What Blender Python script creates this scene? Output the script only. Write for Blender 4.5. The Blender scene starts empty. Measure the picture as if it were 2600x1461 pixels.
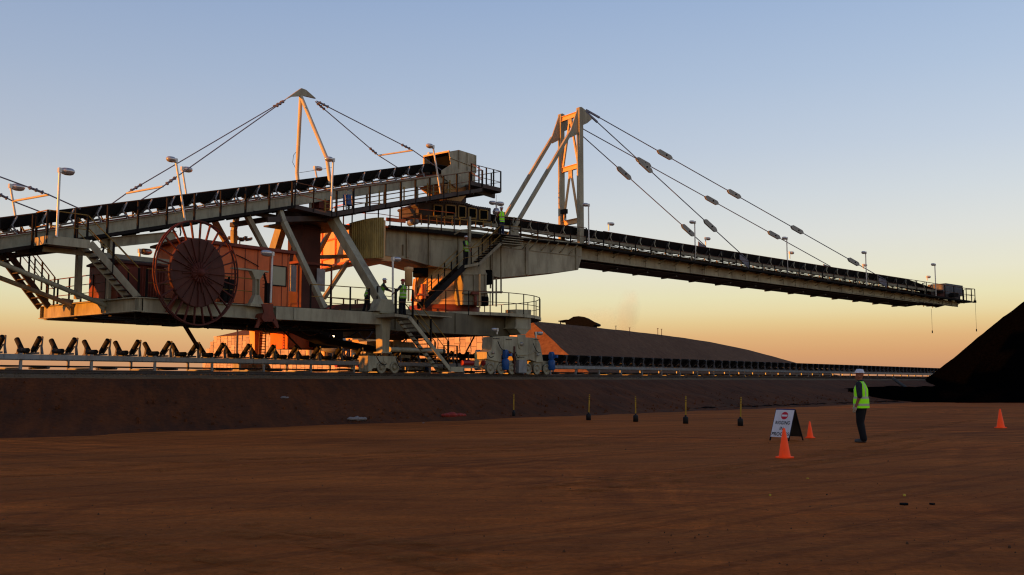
import bpy, math, random
from mathutils import Vector, Matrix, noise
R = math.radians
random.seed(7)
scn = bpy.context.scene
COL = scn.collection

# ------------------------------------------------------------------ survey frame
FP, CX, CY, HY, EYE = 2523.0, 1300.0, 730.5, 969.0, 1.55
PITCH = math.atan((HY - CY) / FP)
def ray(x, y):
    a = (x - CX) / FP; b = (CY - y) / FP
    return Vector((a, math.cos(PITCH) - b * math.sin(PITCH), math.sin(PITCH) + b * math.cos(PITCH)))
TH = math.atan((3330 - CX) / FP * math.cos(PITCH))
U = Vector((math.sin(TH), math.cos(TH), 0)); N = Vector((-U.y, U.x, 0)); Z = Vector((0, 0, 1))
r0 = ray(994, 900); P0 = Vector((r0.x * 56 / r0.y, 56, 0))
PH = R(55); BD = Vector((math.sin(PH), math.cos(PH), 0)); BM = Vector((-BD.y, BD.x, 0))
def W(s, t, z): return P0 + U * s + N * t + Z * z
C0 = W(4.7, 0, 0)
def BW(l, w, z): return C0 + BD * l + BM * w + Z * z
EYEV = Vector((0, 0, EYE))
def hit(pt, o, nn):
    r = ray(*pt); return EYEV + r * ((o - EYEV).dot(nn) / r.dot(nn))
def T(pt, t): return hit(pt, W(0, t, 0), N)
def S(pt, s): return hit(pt, W(s, 0, 0), U)
def Q(pt, w): return hit(pt, BW(0, w, 0), BM)
def QL(pt, l): return hit(pt, BW(l, 0, 0), BD)
def G0(x, y, z=0.0): return hit((x, y), Vector((0, 0, z)), Z)
def sz(p): d = p - P0; return d.dot(U), d.dot(N), p.z
def lw(p): d = p - C0; return d.dot(BD), d.dot(BM), p.z
def zm(x0, y0, k): return lambda x, y: (x0 + x / k, y0 + y / k)
zA = zm(0, 380, 3.963); zB = zm(0, 620, 3.963); zC = zm(550, 200, 3.431); zD = zm(550, 480, 4.671)
zE = zm(500, 680, 4.671); zF = zm(950, 480, 4.671); zG = zm(900, 680, 4.671); zH = zm(1250, 240, 3.963)
zI = zm(1450, 500, 4.671); zJ = zm(1950, 560, 4.671); zK = zm(1300, 760, 3.431); zL = zm(1900, 900, 5.17)

# ------------------------------------------------------------------ materials
def mat(name, base, rough=.6, metal=0., var=.25, scale=3., dirt=None, dirt_amt=.35, bump=.0, bscale=30., emis=None, spec=.3):
    m = bpy.data.materials.new(name); m.use_nodes = True
    nt = m.node_tree; nd = nt.nodes; lk = nt.links; nd.clear()
    out = nd.new('ShaderNodeOutputMaterial'); b = nd.new('ShaderNodeBsdfPrincipled'); lk.new(b.outputs[0], out.inputs[0])
    b.inputs['Roughness'].default_value = rough; b.inputs['Metallic'].default_value = metal
    b.inputs['Specular IOR Level'].default_value = spec
    tc = nd.new('ShaderNodeTexCoord')
    n1 = nd.new('ShaderNodeTexNoise'); n1.inputs['Scale'].default_value = scale; n1.inputs['Detail'].default_value = 5
    lk.new(tc.outputs['Object'], n1.inputs['Vector'])
    r1 = nd.new('ShaderNodeValToRGB'); r1.color_ramp.elements[0].position = .3; r1.color_ramp.elements[1].position = .7
    r1.color_ramp.elements[0].color = [c * (1 - var) for c in base] + [1]
    r1.color_ramp.elements[1].color = [min(1, c * (1 + var)) for c in base] + [1]
    lk.new(n1.outputs[0], r1.inputs[0]); colr = r1.outputs[0]
    if dirt:
        mp = nd.new('ShaderNodeMapping'); mp.inputs['Scale'].default_value = (1, 1, .22); lk.new(tc.outputs['Object'], mp.inputs[0])
        n2 = nd.new('ShaderNodeTexNoise'); n2.inputs['Scale'].default_value = scale * 2.3; n2.inputs['Detail'].default_value = 7
        n2.inputs['Roughness'].default_value = .7; lk.new(mp.outputs[0], n2.inputs['Vector'])
        r2 = nd.new('ShaderNodeValToRGB'); r2.color_ramp.elements[0].position = .45; r2.color_ramp.elements[1].position = .75
        r2.color_ramp.elements[0].color = (0, 0, 0, 1); r2.color_ramp.elements[1].color = (dirt_amt,) * 3 + (1,)
        lk.new(n2.outputs[0], r2.inputs[0])
        mx = nd.new('ShaderNodeMix'); mx.data_type = 'RGBA'; lk.new(r2.outputs[0], mx.inputs[0]); lk.new(colr, mx.inputs[6])
        mx.inputs[7].default_value = list(dirt) + [1]; colr = mx.outputs[2]
    lk.new(colr, b.inputs['Base Color'])
    if bump:
        n3 = nd.new('ShaderNodeTexNoise'); n3.inputs['Scale'].default_value = bscale; n3.inputs['Detail'].default_value = 6
        lk.new(tc.outputs['Object'], n3.inputs['Vector'])
        bp = nd.new('ShaderNodeBump'); bp.inputs['Strength'].default_value = bump; bp.inputs['Distance'].default_value = .1
        lk.new(n3.outputs[0], bp.inputs['Height']); lk.new(bp.outputs[0], b.inputs['Normal'])
    if emis:
        b.inputs['Emission Color'].default_value = list(emis[:3]) + [1]; b.inputs['Emission Strength'].default_value = emis[3]
    return m
RUST = (.12, .045, .02)
M = dict(
    beige=mat('beige_paint', (.42, .38, .245), .5, var=.20, scale=.8, dirt=(.10, .055, .028), dirt_amt=.75),
    beige_d=mat('beige_paint_dusty', (.33, .285, .18), .6, var=.2, scale=1.2, dirt=(.08, .05, .03), dirt_amt=.7),
    pale=mat('pale_steel_tube', (.62, .55, .40), .4, var=.1, scale=1.5, dirt=RUST, dirt_amt=.3),
    beige_s=mat('beige_paint_shade_and_dirt', (.16, .135, .08), .6, var=.25, scale=.8, dirt=(.05, .035, .02), dirt_amt=.8),  # beige darkened to paint in the deck's shade, dirt streaks on top
    galv_d=mat('dull_galvanised', (.15, .15, .15), .6, .1, var=.2, scale=3, dirt=(.06, .03, .02), dirt_amt=.6),
    fines=mat('coal_fines', (.018, .012, .010), .95, var=.5, scale=3, bump=.8, bscale=14, spec=0),
    dark=mat('dark_steel', (.015, .012, .010), .7, var=.3, scale=2, spec=.12),
    under=mat('grimy_steel', (.07, .055, .045), .7, var=.3, scale=2, dirt=RUST, dirt_amt=.5),
    rail=mat('brown_handrail', (.15, .062, .026), .6, var=.3, scale=2),
    yellow=mat('yellow_handrail', (.34, .19, .028), .5, var=.2, scale=2, dirt=(.08, .05, .02), dirt_amt=.6),
    rubber=mat('black_belt_rubber', (.013, .012, .012), .75, var=.3, scale=3),
    roller=mat('grey_roller', (.10, .095, .09), .5, var=.25, scale=5),
    galv=mat('galvanised_steel', (.30, .31, .31), .45, .2, var=.12, scale=2, dirt=(.12, .07, .04), dirt_amt=.5),
    galvp=mat('galvanised_pole', (.62, .60, .56), .35, .3, var=.08, scale=2),
    red=mat('red_oxide_reel', (.105, .020, .010), .7, var=.25, scale=2, dirt=(.05, .012, .006), dirt_amt=.7),
    orange=mat('orange_house_paint', (.90, .19, .05), .55, var=.1, scale=.6, dirt=(.2, .05, .02), dirt_amt=.4),
    maroon=mat('brown_red_steel', (.10, .030, .018), .7, var=.25, scale=1.2, dirt=(.03, .015, .01), dirt_amt=.6),
    redbox=mat('red_cladding', (.22, .045, .02), .6, var=.3, scale=1.2, dirt=(.07, .02, .01), dirt_amt=.7),
    lit=mat('sunlit_beige', (.78, .47, .20), .5, var=.08, scale=.6, dirt=(.3, .12, .04), dirt_amt=.3),  # warmer copy of the beige paint, low sunlight put into the colour
    slat=mat('ochre_cladding', (.40, .285, .085), .6, var=.3, scale=1.5, dirt=(.08, .05, .02), dirt_amt=.7),
    blue=mat('blue_motor', (.02, .10, .32), .4, var=.15, scale=3, dirt=(.05, .04, .03), dirt_amt=.4),
    motor_red=mat('red_motor', (.30, .015, .02), .4, var=.15, scale=3),
    wheel=mat('worn_wheel_steel', (.36, .32, .25), .4, .3, var=.25, scale=4, dirt=RUST, dirt_amt=.6),
    glass=mat('dusty_window', (.30, .28, .17), .25, var=.08, scale=1, spec=.6),
    sheet=mat('white_curtain', (.55, .53, .5), .7, var=.15, scale=4),
    lens=mat('lamp_bowl', (.60, .55, .52), .12, .55, var=.06, scale=8),
    black=mat('black_panel', (.006, .006, .006), .8, spec=.02),
    rod=mat('stay_rod', (.19, .18, .21), .5, .2),
    plate=mat('turnbuckle_plate', (.36, .35, .29), .55, var=.15, scale=3),
    hivis=mat('lime_vest', (.32, .86, .012), .7, var=.07, scale=9, emis=(.25, .8, 0, .13)),  # weak emission added so the vest glows like fluorescent cloth
    hivis_d=mat('green_vest', (.20, .52, .02), .8, var=.15, scale=6),
    tape=mat('reflective_tape', (.5, .5, .36), .4, var=.1),
    helm=mat('white_helmet', (.75, .72, .74), .3, var=.02),
    helm_r=mat('red_helmet', (.4, .02, .015), .3, var=.05),
    skin=mat('skin', (.30, .11, .06), .6, var=.08, scale=12),
    shirt=mat('striped_navy_shirt', (.02, .022, .03), .8, var=.5, scale=14),
    trouser=mat('dark_trousers', (.006, .006, .008), .85, var=.3, scale=9),
    jeans=mat('blue_work_trousers', (.03, .04, .08), .85, var=.2, scale=9),
    boot=mat('boot', (.07, .065, .06), .6), glove=mat('pale_glove', (.5, .42, .3), .8),
    cone=mat('orange_cone', (.95, .085, .008), .5, var=.06, scale=8, dirt=(.30, .05, .02), dirt_amt=.5, emis=(1, .05, .0, .16)),  # slight self-glow added to brighten the fluorescent cones
    signw=mat('white_sign_face', (.80, .75, .74), .5, var=.04, dirt=(.3, .2, .12), dirt_amt=.25),
    signr=mat('sign_red', (.62, .01, .03), .5, var=.02), ink=mat('sign_ink', (.01, .01, .012), .6),
    signd=mat('sign_back', (.035, .035, .032), .7), signp=mat('sign_edge', (.05, .03, .12), .6),
    postY=mat('yellow_delineator', (.46, .27, .02), .5), postB=mat('black_delineator', (.01, .01, .01), .6),
    coal=mat('coal', (.0017, .0015, .0015), .95, var=.5, scale=4, bump=.9, bscale=9, spec=0),
    sleeper=mat('sleeper', (.05, .035, .025), .9, var=.3), bagw=mat('white_plastic_bag', (.24, .20, .18), .6),
    bagr=mat('red_plastic_bag', (.30, .025, .01), .6), leaf=mat('yellow_scrap', (.6, .4, .02), .6),
)

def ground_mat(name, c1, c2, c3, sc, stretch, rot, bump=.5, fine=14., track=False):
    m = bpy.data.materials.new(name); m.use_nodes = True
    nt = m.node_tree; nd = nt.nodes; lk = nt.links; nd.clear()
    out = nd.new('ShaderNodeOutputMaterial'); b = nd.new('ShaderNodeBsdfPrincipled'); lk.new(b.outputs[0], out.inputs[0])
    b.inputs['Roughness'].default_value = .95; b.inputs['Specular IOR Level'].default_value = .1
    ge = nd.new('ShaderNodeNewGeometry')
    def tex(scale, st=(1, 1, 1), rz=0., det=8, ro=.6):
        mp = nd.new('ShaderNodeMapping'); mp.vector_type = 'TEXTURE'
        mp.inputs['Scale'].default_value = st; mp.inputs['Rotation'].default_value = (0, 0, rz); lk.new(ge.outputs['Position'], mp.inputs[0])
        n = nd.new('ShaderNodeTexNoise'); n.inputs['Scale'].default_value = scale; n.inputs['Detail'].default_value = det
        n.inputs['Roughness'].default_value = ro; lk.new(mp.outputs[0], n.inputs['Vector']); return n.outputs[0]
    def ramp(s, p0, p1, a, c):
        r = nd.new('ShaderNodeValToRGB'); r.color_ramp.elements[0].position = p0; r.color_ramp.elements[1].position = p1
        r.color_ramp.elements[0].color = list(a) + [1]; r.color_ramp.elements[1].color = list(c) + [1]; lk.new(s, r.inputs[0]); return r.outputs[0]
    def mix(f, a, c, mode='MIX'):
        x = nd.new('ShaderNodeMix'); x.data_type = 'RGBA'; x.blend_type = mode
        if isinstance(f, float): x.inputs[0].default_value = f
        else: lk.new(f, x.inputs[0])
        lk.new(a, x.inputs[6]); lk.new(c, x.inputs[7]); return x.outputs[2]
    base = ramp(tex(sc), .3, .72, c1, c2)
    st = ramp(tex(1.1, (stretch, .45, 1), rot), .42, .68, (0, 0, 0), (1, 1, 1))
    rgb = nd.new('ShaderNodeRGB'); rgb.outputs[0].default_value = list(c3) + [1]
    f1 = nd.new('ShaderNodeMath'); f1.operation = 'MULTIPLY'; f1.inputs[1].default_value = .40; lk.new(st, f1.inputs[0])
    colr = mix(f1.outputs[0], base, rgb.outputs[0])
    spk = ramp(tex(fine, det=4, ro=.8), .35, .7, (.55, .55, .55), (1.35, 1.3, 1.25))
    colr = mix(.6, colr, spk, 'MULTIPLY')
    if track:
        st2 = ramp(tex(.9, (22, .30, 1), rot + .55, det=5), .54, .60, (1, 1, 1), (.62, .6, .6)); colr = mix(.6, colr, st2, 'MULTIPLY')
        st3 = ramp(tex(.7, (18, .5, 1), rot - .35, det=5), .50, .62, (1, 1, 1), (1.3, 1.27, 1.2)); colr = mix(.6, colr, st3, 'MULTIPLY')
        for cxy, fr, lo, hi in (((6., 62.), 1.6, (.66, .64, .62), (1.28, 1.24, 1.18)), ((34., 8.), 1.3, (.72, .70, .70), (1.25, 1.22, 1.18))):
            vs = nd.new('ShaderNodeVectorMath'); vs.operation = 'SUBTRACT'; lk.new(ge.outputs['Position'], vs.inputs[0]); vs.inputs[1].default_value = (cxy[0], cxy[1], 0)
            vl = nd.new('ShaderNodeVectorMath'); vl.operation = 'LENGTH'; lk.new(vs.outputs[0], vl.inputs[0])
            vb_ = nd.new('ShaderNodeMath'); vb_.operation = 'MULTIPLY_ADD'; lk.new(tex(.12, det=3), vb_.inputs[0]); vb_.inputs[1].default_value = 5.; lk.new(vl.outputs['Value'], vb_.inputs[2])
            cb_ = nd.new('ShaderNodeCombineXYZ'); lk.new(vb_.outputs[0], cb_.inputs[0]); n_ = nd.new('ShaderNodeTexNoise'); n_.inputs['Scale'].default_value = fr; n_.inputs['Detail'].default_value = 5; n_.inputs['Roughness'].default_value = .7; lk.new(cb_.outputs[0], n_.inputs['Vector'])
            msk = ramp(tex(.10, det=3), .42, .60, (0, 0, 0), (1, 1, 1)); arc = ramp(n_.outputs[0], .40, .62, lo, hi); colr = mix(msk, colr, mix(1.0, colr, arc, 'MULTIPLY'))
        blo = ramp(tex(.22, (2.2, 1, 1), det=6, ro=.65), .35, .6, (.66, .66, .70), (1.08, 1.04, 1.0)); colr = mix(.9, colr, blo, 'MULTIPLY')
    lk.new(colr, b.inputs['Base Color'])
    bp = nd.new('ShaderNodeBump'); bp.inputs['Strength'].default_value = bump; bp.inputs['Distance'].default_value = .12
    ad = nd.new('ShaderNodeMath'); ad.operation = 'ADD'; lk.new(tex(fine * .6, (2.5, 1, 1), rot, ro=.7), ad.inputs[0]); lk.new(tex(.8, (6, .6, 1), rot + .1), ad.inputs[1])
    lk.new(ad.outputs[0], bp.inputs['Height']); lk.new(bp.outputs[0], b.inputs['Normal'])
    return m
UA = math.atan2(U.y, U.x)
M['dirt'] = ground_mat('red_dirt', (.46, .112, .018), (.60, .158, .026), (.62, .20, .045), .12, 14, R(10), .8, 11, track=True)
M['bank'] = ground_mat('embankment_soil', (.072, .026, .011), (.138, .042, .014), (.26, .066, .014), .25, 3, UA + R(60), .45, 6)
M['ballast'] = ground_mat('dry_verge', (.15, .10, .055), (.24, .15, .075), (.18, .11, .06), .6, 6, UA, .6, 12)
M['hillside'] = ground_mat('dump_hill_soil', (.12, .056, .031), (.18, .090, .048), (.24, .14, .07), .05, 3, R(-20), 1.0, .9)

# ------------------------------------------------------------------ mesh builder
class MB:
    def __init__(s): s.v = []; s.f = []; s.m = []; s.sm = []
    def add(s, vs, fs, mi=0, smooth=False):
        o = len(s.v); s.v += [Vector(v) for v in vs]
        for f in fs: s.f.append([o + i for i in f]); s.m.append(mi); s.sm.append(smooth)
        return s
    def hexa(s, a, mi=0): return s.add(a, [(0, 1, 2, 3), (7, 6, 5, 4), (0, 4, 5, 1), (1, 5, 6, 2), (2, 6, 7, 3), (3, 7, 4, 0)], mi)
    def box(s, p, x, y, z, mi=0):  # corner p with edge vectors
        return s.hexa([p, p + x, p + x + y, p + y, p + z, p + x + z, p + x + y + z, p + y + z], mi)
    def rb(s, s0, s1, t0, t1, z0, z1, mi=0): return s.box(W(s0, t0, z0), U * (s1 - s0), N * (t1 - t0), Z * (z1 - z0), mi)
    def bb(s, l0, l1, w0, w1, z0, z1, mi=0): return s.box(BW(l0, w0, z0), BD * (l1 - l0), BM * (w1 - w0), Z * (z1 - z0), mi)
    def wb(s, x0, x1, y0, y1, z0, z1, mi=0): return s.box(Vector((x0, y0, z0)), Vector((x1 - x0, 0, 0)), Vector((0, y1 - y0, 0)), Vector((0, 0, z1 - z0)), mi)
    def prism(s, poly, ext, mi=0):
        n = len(poly); a = [Vector(p) for p in poly]
        return s.add(a + [p + ext for p in a], [tuple(range(n)), tuple(range(2 * n - 1, n - 1, -1))] + [(i, (i + 1) % n, n + (i + 1) % n, n + i) for i in range(n)], mi)
    def frame(s, p, q, up=Z):
        d = (q - p).normalized(); x = d.cross(up)
        if x.length < 1e-3: x = d.cross(N)
        x.normalize(); return d, x, x.cross(d).normalized()
    def beam(s, p, q, w, h, mi=0, up=Z):
        d, x, y = s.frame(p, q, up)
        return s.hexa([p - x * w / 2 - y * h / 2, p + x * w / 2 - y * h / 2, p + x * w / 2 + y * h / 2, p - x * w / 2 + y * h / 2] +
                      [q - x * w / 2 - y * h / 2, q + x * w / 2 - y * h / 2, q + x * w / 2 + y * h / 2, q - x * w / 2 + y * h / 2], mi)
    def ibeam(s, p, q, w, h, mi=0, up=Z, tf=.03, tw=.02):
        d, x, y = s.frame(p, q, up)
        s.beam(p, q, tw, h - 2 * tf, mi, up)
        for k in (1, -1): s.beam(p + y * k * (h - tf) / 2, q + y * k * (h - tf) / 2, w, tf, mi, up)
        return s
    def taper(s, p, q, w0, h0, w1, h1, mi=0, up=Z):
        d, x, y = s.frame(p, q, up); a = []
        for c, w, h in ((p, w0, h0), (q, w1, h1)): a += [c - x * w / 2 - y * h / 2, c + x * w / 2 - y * h / 2, c + x * w / 2 + y * h / 2, c - x * w / 2 + y * h / 2]
        return s.hexa(a, mi)
    def tube(s, p, q, r, mi=0, n=8, r2=None):
        r2 = r if r2 is None else r2; d, x, y = s.frame(p, q)
        ring = lambda c, rr: [c + (x * math.cos(2 * math.pi * i / n) + y * math.sin(2 * math.pi * i / n)) * rr for i in range(n)]
        a = ring(p, r); b = ring(q, r2)
        s.add(a + b, [(i, (i + 1) % n, n + (i + 1) % n, n + i) for i in range(n)], mi, True)
        s.add(a, [tuple(range(n - 1, -1, -1))], mi); s.add(b, [tuple(range(n))], mi); return s
    def path(s, pts, r, mi=0, n=6):
        for a, b in zip(pts, pts[1:]): s.tube(a, b, r, mi, n)
        return s
    def lathe(s, c, prof, mi=0, n=20, axis=Z, smooth=True, xr=1., yr=1.):
        ax = axis.normalized(); x = ax.cross(Vector((.3, .2, .9)) if abs(ax.z) < .9 else Vector((1, 0, 0))).normalized(); y = ax.cross(x)
        vs = []; fs = []
        for r, h in prof: vs += [c + ax * h + x * (r * xr * math.cos(2 * math.pi * i / n)) + y * (r * yr * math.sin(2 * math.pi * i / n)) for i in range(n)]
        for j in range(len(prof) - 1):
            for i in range(n): fs.append((j * n + i, j * n + (i + 1) % n, (j + 1) * n + (i + 1) % n, (j + 1) * n + i))
        return s.add(vs, fs, mi, smooth)
    def strip(s, rows, mi=0, smooth=False, mf=None):
        k = len(rows[0]); vs = [v for r in rows for v in r]; o = len(s.v); s.v += [Vector(v) for v in vs]
        for j in range(len(rows) - 1):
            for i in range(k - 1):
                s.f.append([o + j * k + i, o + j * k + i + 1, o + (j + 1) * k + i + 1, o + (j + 1) * k + i]); s.m.append(mf(j, i) if mf else mi); s.sm.append(smooth)
        return s
    def build(s, name, mats, parent=None, origin=None):
        if not isinstance(mats, (list, tuple)): mats = [mats]
        pm = WM[parent.name] if parent is not None else Matrix.Identity(4)
        inv = pm.inverted(); lo = inv @ origin if origin is not None else Vector((0, 0, 0))
        me = bpy.data.meshes.new(name); me.from_pydata([inv @ v - lo for v in s.v], [], s.f)
        for m in mats: me.materials.append(M[m] if isinstance(m, str) else m)
        me.polygons.foreach_set('material_index', s.m); me.polygons.foreach_set('use_smooth', s.sm); me.update()
        o = bpy.data.objects.new(name, me); COL.objects.link(o); o.location = lo
        if parent is not None: o.parent = parent
        WM[o.name] = pm @ Matrix.Translation(lo); return o
WM = {}
def tag(o, label=None, cat=None, group=None, kind=None):
    if label: o['label'] = label
    if cat: o['category'] = cat
    if group: o['group'] = group
    if kind: o['kind'] = kind
    return o
def thing(name, loc, rz=0., **k):
    o = bpy.data.objects.new(name, None); COL.objects.link(o); o.empty_display_size = .3
    o.location = loc; o.rotation_euler = (0, 0, rz); WM[o.name] = Matrix.Translation(loc) @ Matrix.Rotation(rz, 4, 'Z')
    return tag(o, **k)
def rep(o, deltas):  # copies of a part (with its own children) shifted by world vectors
    ri = (WM[o.parent.name].to_3x3().inverted()) if o.parent else Matrix.Identity(3)
    out = []
    for d in deltas:
        c = o.copy(); COL.objects.link(c); c.location = o.location + ri @ d; WM[c.name] = Matrix.Translation(d) @ WM[o.name]; out.append(c)
        for ch in list(o.children):
            e = ch.copy(); COL.objects.link(e); e.parent = c; WM[e.name] = Matrix.Translation(d) @ WM[ch.name]
    return out
def handrail(path, h, step, parent, mr='rail', mp='dark', drop=.12, pw=.055, mids=(.5,), posts=True, r=.024, skip0=False):
    pw *= 1.3; m = MB()
    for a, b in zip(path, path[1:]):
        for k in (1.,) + tuple(mids): m.tube(a + Z * h * k, b + Z * h * k, r if k == 1 else r * .8, 0, 6)
    o = m.build('handrail', [mr], parent, path[0]); pts = []
    for i, (a, b) in enumerate(zip(path, path[1:])):
        n = max(1, round((b - a).length / step)); pts += [a + (b - a) * k / n for k in range(n)]
    pts.append(path[-1])
    if skip0: pts = pts[1:]
    def post(p, mm): d = (path[1] - path[0]); d.z = 0; d.normalize(); mm.beam(p - Z * drop, p + Z * h, pw, pw * .7, 0, up=d); return mm
    if posts is True:
        po = post(pts[0], MB()).build('post', [mp], o, pts[0]); rep(po, [p - pts[0] for p in pts[1:]])
    else:
        mm = MB()
        for p in pts: post(p, mm)
        mm.build('post', [mp], o, pts[0])
    return o
def stairs(top, bot, wv, parent, n=None, ms='beige', mt='under', sh=.26, name='staircase'):
    m = MB(); n = n or max(3, int(abs(top.z - bot.z) / .22))
    for k in (0, 1): m.beam(top + wv * k, bot + wv * k, .07, sh, 0)
    for i in range(n):
        p = top.lerp(bot, (i + .5) / n); d = (bot - top); d.z = 0; d.normalize()
        m.box(p - d * .13 - Z * .02, d * .26, wv, Z * .04, 1)
    return m.build(name, [ms, mt], parent, bot)
def lamp(base, top, hd, parent, big=1., r=.05, far=False, cap='lens'):
    m = MB(); m.tube(base, top, r, 0, 8); hd = hd.normalized()
    e = top + hd * .12 * big; m.tube(top - Z * .02, e - Z * .02, r * .8, 0, 6)
    m.beam(top - Z * .12, top + Z * .06, .14, .12, 0, up=hd)
    o = m.build('floodlight', ['galvp'], parent, base)
    h = MB(); c = top + hd * .27 * big; k = big * .80
    x = hd; y = Z.cross(hd)
    prof = [(.02, .10), (.20, .09), (.27, .02), (.27, -.06), (.22, -.15), (.12, -.19), (.01, -.20)]
    n = 12; vs = [c + Z * hh * k + x * (rr * 1.15 * k * math.cos(2 * math.pi * i / n)) + y * (rr * .8 * k * math.sin(2 * math.pi * i / n)) for rr, hh in prof for i in range(n)]
    h.add(vs, [(j * n + i, j * n + (i + 1) % n, (j + 1) * n + (i + 1) % n, (j + 1) * n + i) for j in range(len(prof) - 1) for i in range(n)], 0, True)
    h.build('lamp_head', [cap], o, c); return o

# ------------------------------------------------------------------ world, sun, camera
SUNV = Vector((-.84, -.54, .050)).normalized()
def lin(c): return [((v / 255 + .055) / 1.055) ** 2.4 if v > 10 else v / 255 / 12.92 for v in c] + [1]
wd = bpy.data.worlds.new("World"); scn.world = wd; wd.use_nodes = True
nt = wd.node_tree; nd = nt.nodes; lk = nt.links; nd.clear()
out = nd.new('ShaderNodeOutputWorld'); bg = nd.new('ShaderNodeBackground'); lk.new(bg.outputs[0], out.inputs[0])
tc = nd.new('ShaderNodeTexCoord'); sp = nd.new('ShaderNodeSeparateXYZ'); lk.new(tc.outputs['Generated'], sp.inputs[0])
def wramp(stops):
    r = nd.new('ShaderNodeValToRGB'); el = r.color_ramp.elements
    for i, (p, c) in enumerate(stops):
        e = el[i] if i < 2 else el.new(p)
        e.position = p; e.color = lin(c)
    return r
rA = wramp([(0, (178, 124, 92)), (.010, (198, 145, 108)), (.028, (213, 160, 112)), (.044, (221, 177, 124)), (.057, (226, 198, 143)), (.068, (229, 213, 165)), (.082, (229, 222, 182)), (.105, (227, 224, 202)),
            (.14, (218, 220, 216)), (.18, (205, 213, 220)), (.225, (190, 203, 220)), (.29, (172, 191, 217)), (.37, (152, 176, 211)), (.50, (104, 128, 168)), (1, (70, 88, 128))])
lk.new(sp.outputs[2], rA.inputs[0])
# towards the sun (left) the low sky is a shade dustier, away from it (right) pinker
az = nd.new('ShaderNodeMapRange'); az.inputs[1].default_value = -.45; az.inputs[2].default_value = .5; lk.new(sp.outputs[0], az.inputs[0])
tint = nd.new('ShaderNodeValToRGB'); tint.color_ramp.elements[0].color = (.85, .83, .84, 1); tint.color_ramp.elements[1].color = (1.02, 1.01, 1.0, 1)
lk.new(az.outputs[0], tint.inputs[0])
mul = nd.new('ShaderNodeMix'); mul.data_type = 'RGBA'; mul.blend_type = 'MULTIPLY'; mul.inputs[0].default_value = 1
mz = nd.new('ShaderNodeMapRange'); mz.inputs[1].default_value = .03; mz.inputs[2].default_value = .2; lk.new(sp.outputs[2], mz.inputs[0]); lk.new(mz.outputs[0], mul.inputs[0])
lk.new(rA.outputs[0], mul.inputs[6]); lk.new(tint.outputs[0], mul.inputs[7])
sky = nd.new('ShaderNodeTexSky'); sky.sky_type = 'NISHITA'; sky.sun_disc = False; sky.sun_elevation = math.asin(SUNV.z)
sky.sun_rotation = math.atan2(SUNV.x, SUNV.y); sky.dust_density = 2.5
sm = nd.new('ShaderNodeMix'); sm.data_type = 'RGBA'; sm.blend_type = 'ADD'; sm.inputs[0].default_value = .02
lk.new(mul.outputs[2], sm.inputs[6]); lk.new(sky.outputs[0], sm.inputs[7]); lk.new(sm.outputs[2], bg.inputs[0]); bg.inputs[1].default_value = 1.0
sd = bpy.data.lights.new('sun', 'SUN'); sd.energy = 6.5; sd.color = (1, .31, .025); sd.angle = R(.6)
so = bpy.data.objects.new('sun', sd); COL.objects.link(so); so.rotation_euler = SUNV.to_track_quat('Z', 'Y').to_euler()
cd = bpy.data.cameras.new('camera'); cam = bpy.data.objects.new('camera', cd); COL.objects.link(cam); scn.camera = cam
cam.location = EYEV; cam.rotation_euler = (R(90) + PITCH, 0, 0); cd.lens = FP / 2600 * 36; cd.sensor_width = 36; cd.clip_end = 6000
scn.view_settings.view_transform = 'Standard'; scn.view_settings.look = 'None'; scn.view_settings.exposure = 0
scn.cycles.max_bounces = 6; scn.cycles.use_denoising = True; scn.cycles.denoising_prefilter = 'ACCURATE'; scn.cycles.pixel_filter_type = 'BLACKMAN_HARRIS'; scn.cycles.filter_width = 1.2

# ------------------------------------------------------------------ terrain
def fbm(x, y, o=4):
    v = 0; a = 1; 
    for i in range(o): v += a * noise.noise(Vector((x, y, 3.1 * i))); x *= 2.03; y *= 2.03; a *= .5
    return v
g = MB()
xs = [-3000, -600, -150] + [-60 + 1.0 * i for i in range(141)] + [200, 700, 3000]
ys = [-200, -20] + [1.5 + .5 * i for i in range(60)] + [32 + 1.6 * i for i in range(50)] + [150, 300, 900, 4000]
def gz(x, y):
    if x < -60 or x > 80 or y < 0 or y > 112: return 0.
    return .022 * fbm(x * .25, y * .6) + .010 * fbm(x * 1.3 + 4, y * 1.3, 3) + .012 * math.sin((y + .17 * x) * 2.1 + fbm(x * .1, y * .1) * 4) * max(0, noise.noise(Vector((x * .08, y * .1, 9))))
g.strip([[Vector((x, y, gz(x, y))) for x in xs] for y in ys], smooth=True)
tag(g.build('ground', 'dirt'), kind='structure')
tk = ground_mat('track_dirt', (.52, .15, .028), (.66, .20, .040), (.60, .20, .05), .3, 2, 0, 1.2, 9)
nt = tk.node_tree; nd = nt.nodes; lk = nt.links; bs_ = [n for n in nd if n.type == 'BSDF_PRINCIPLED'][0]; ge = nd.new('ShaderNodeNewGeometry'); n_ = nd.new('ShaderNodeTexNoise'); n_.inputs['Scale'].default_value = 2.2; n_.inputs['Detail'].default_value = 6; n_.inputs['Roughness'].default_value = .75; lk.new(ge.outputs['Position'], n_.inputs['Vector'])
rp = nd.new('ShaderNodeValToRGB'); rp.color_ramp.elements[0].position = .44; rp.color_ramp.elements[1].position = .62; rp.color_ramp.elements[1].color = (.6, .6, .6, 1); lk.new(n_.outputs[0], rp.inputs[0]); lk.new(rp.outputs[0], bs_.inputs['Alpha'])
M['track'] = tk
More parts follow.
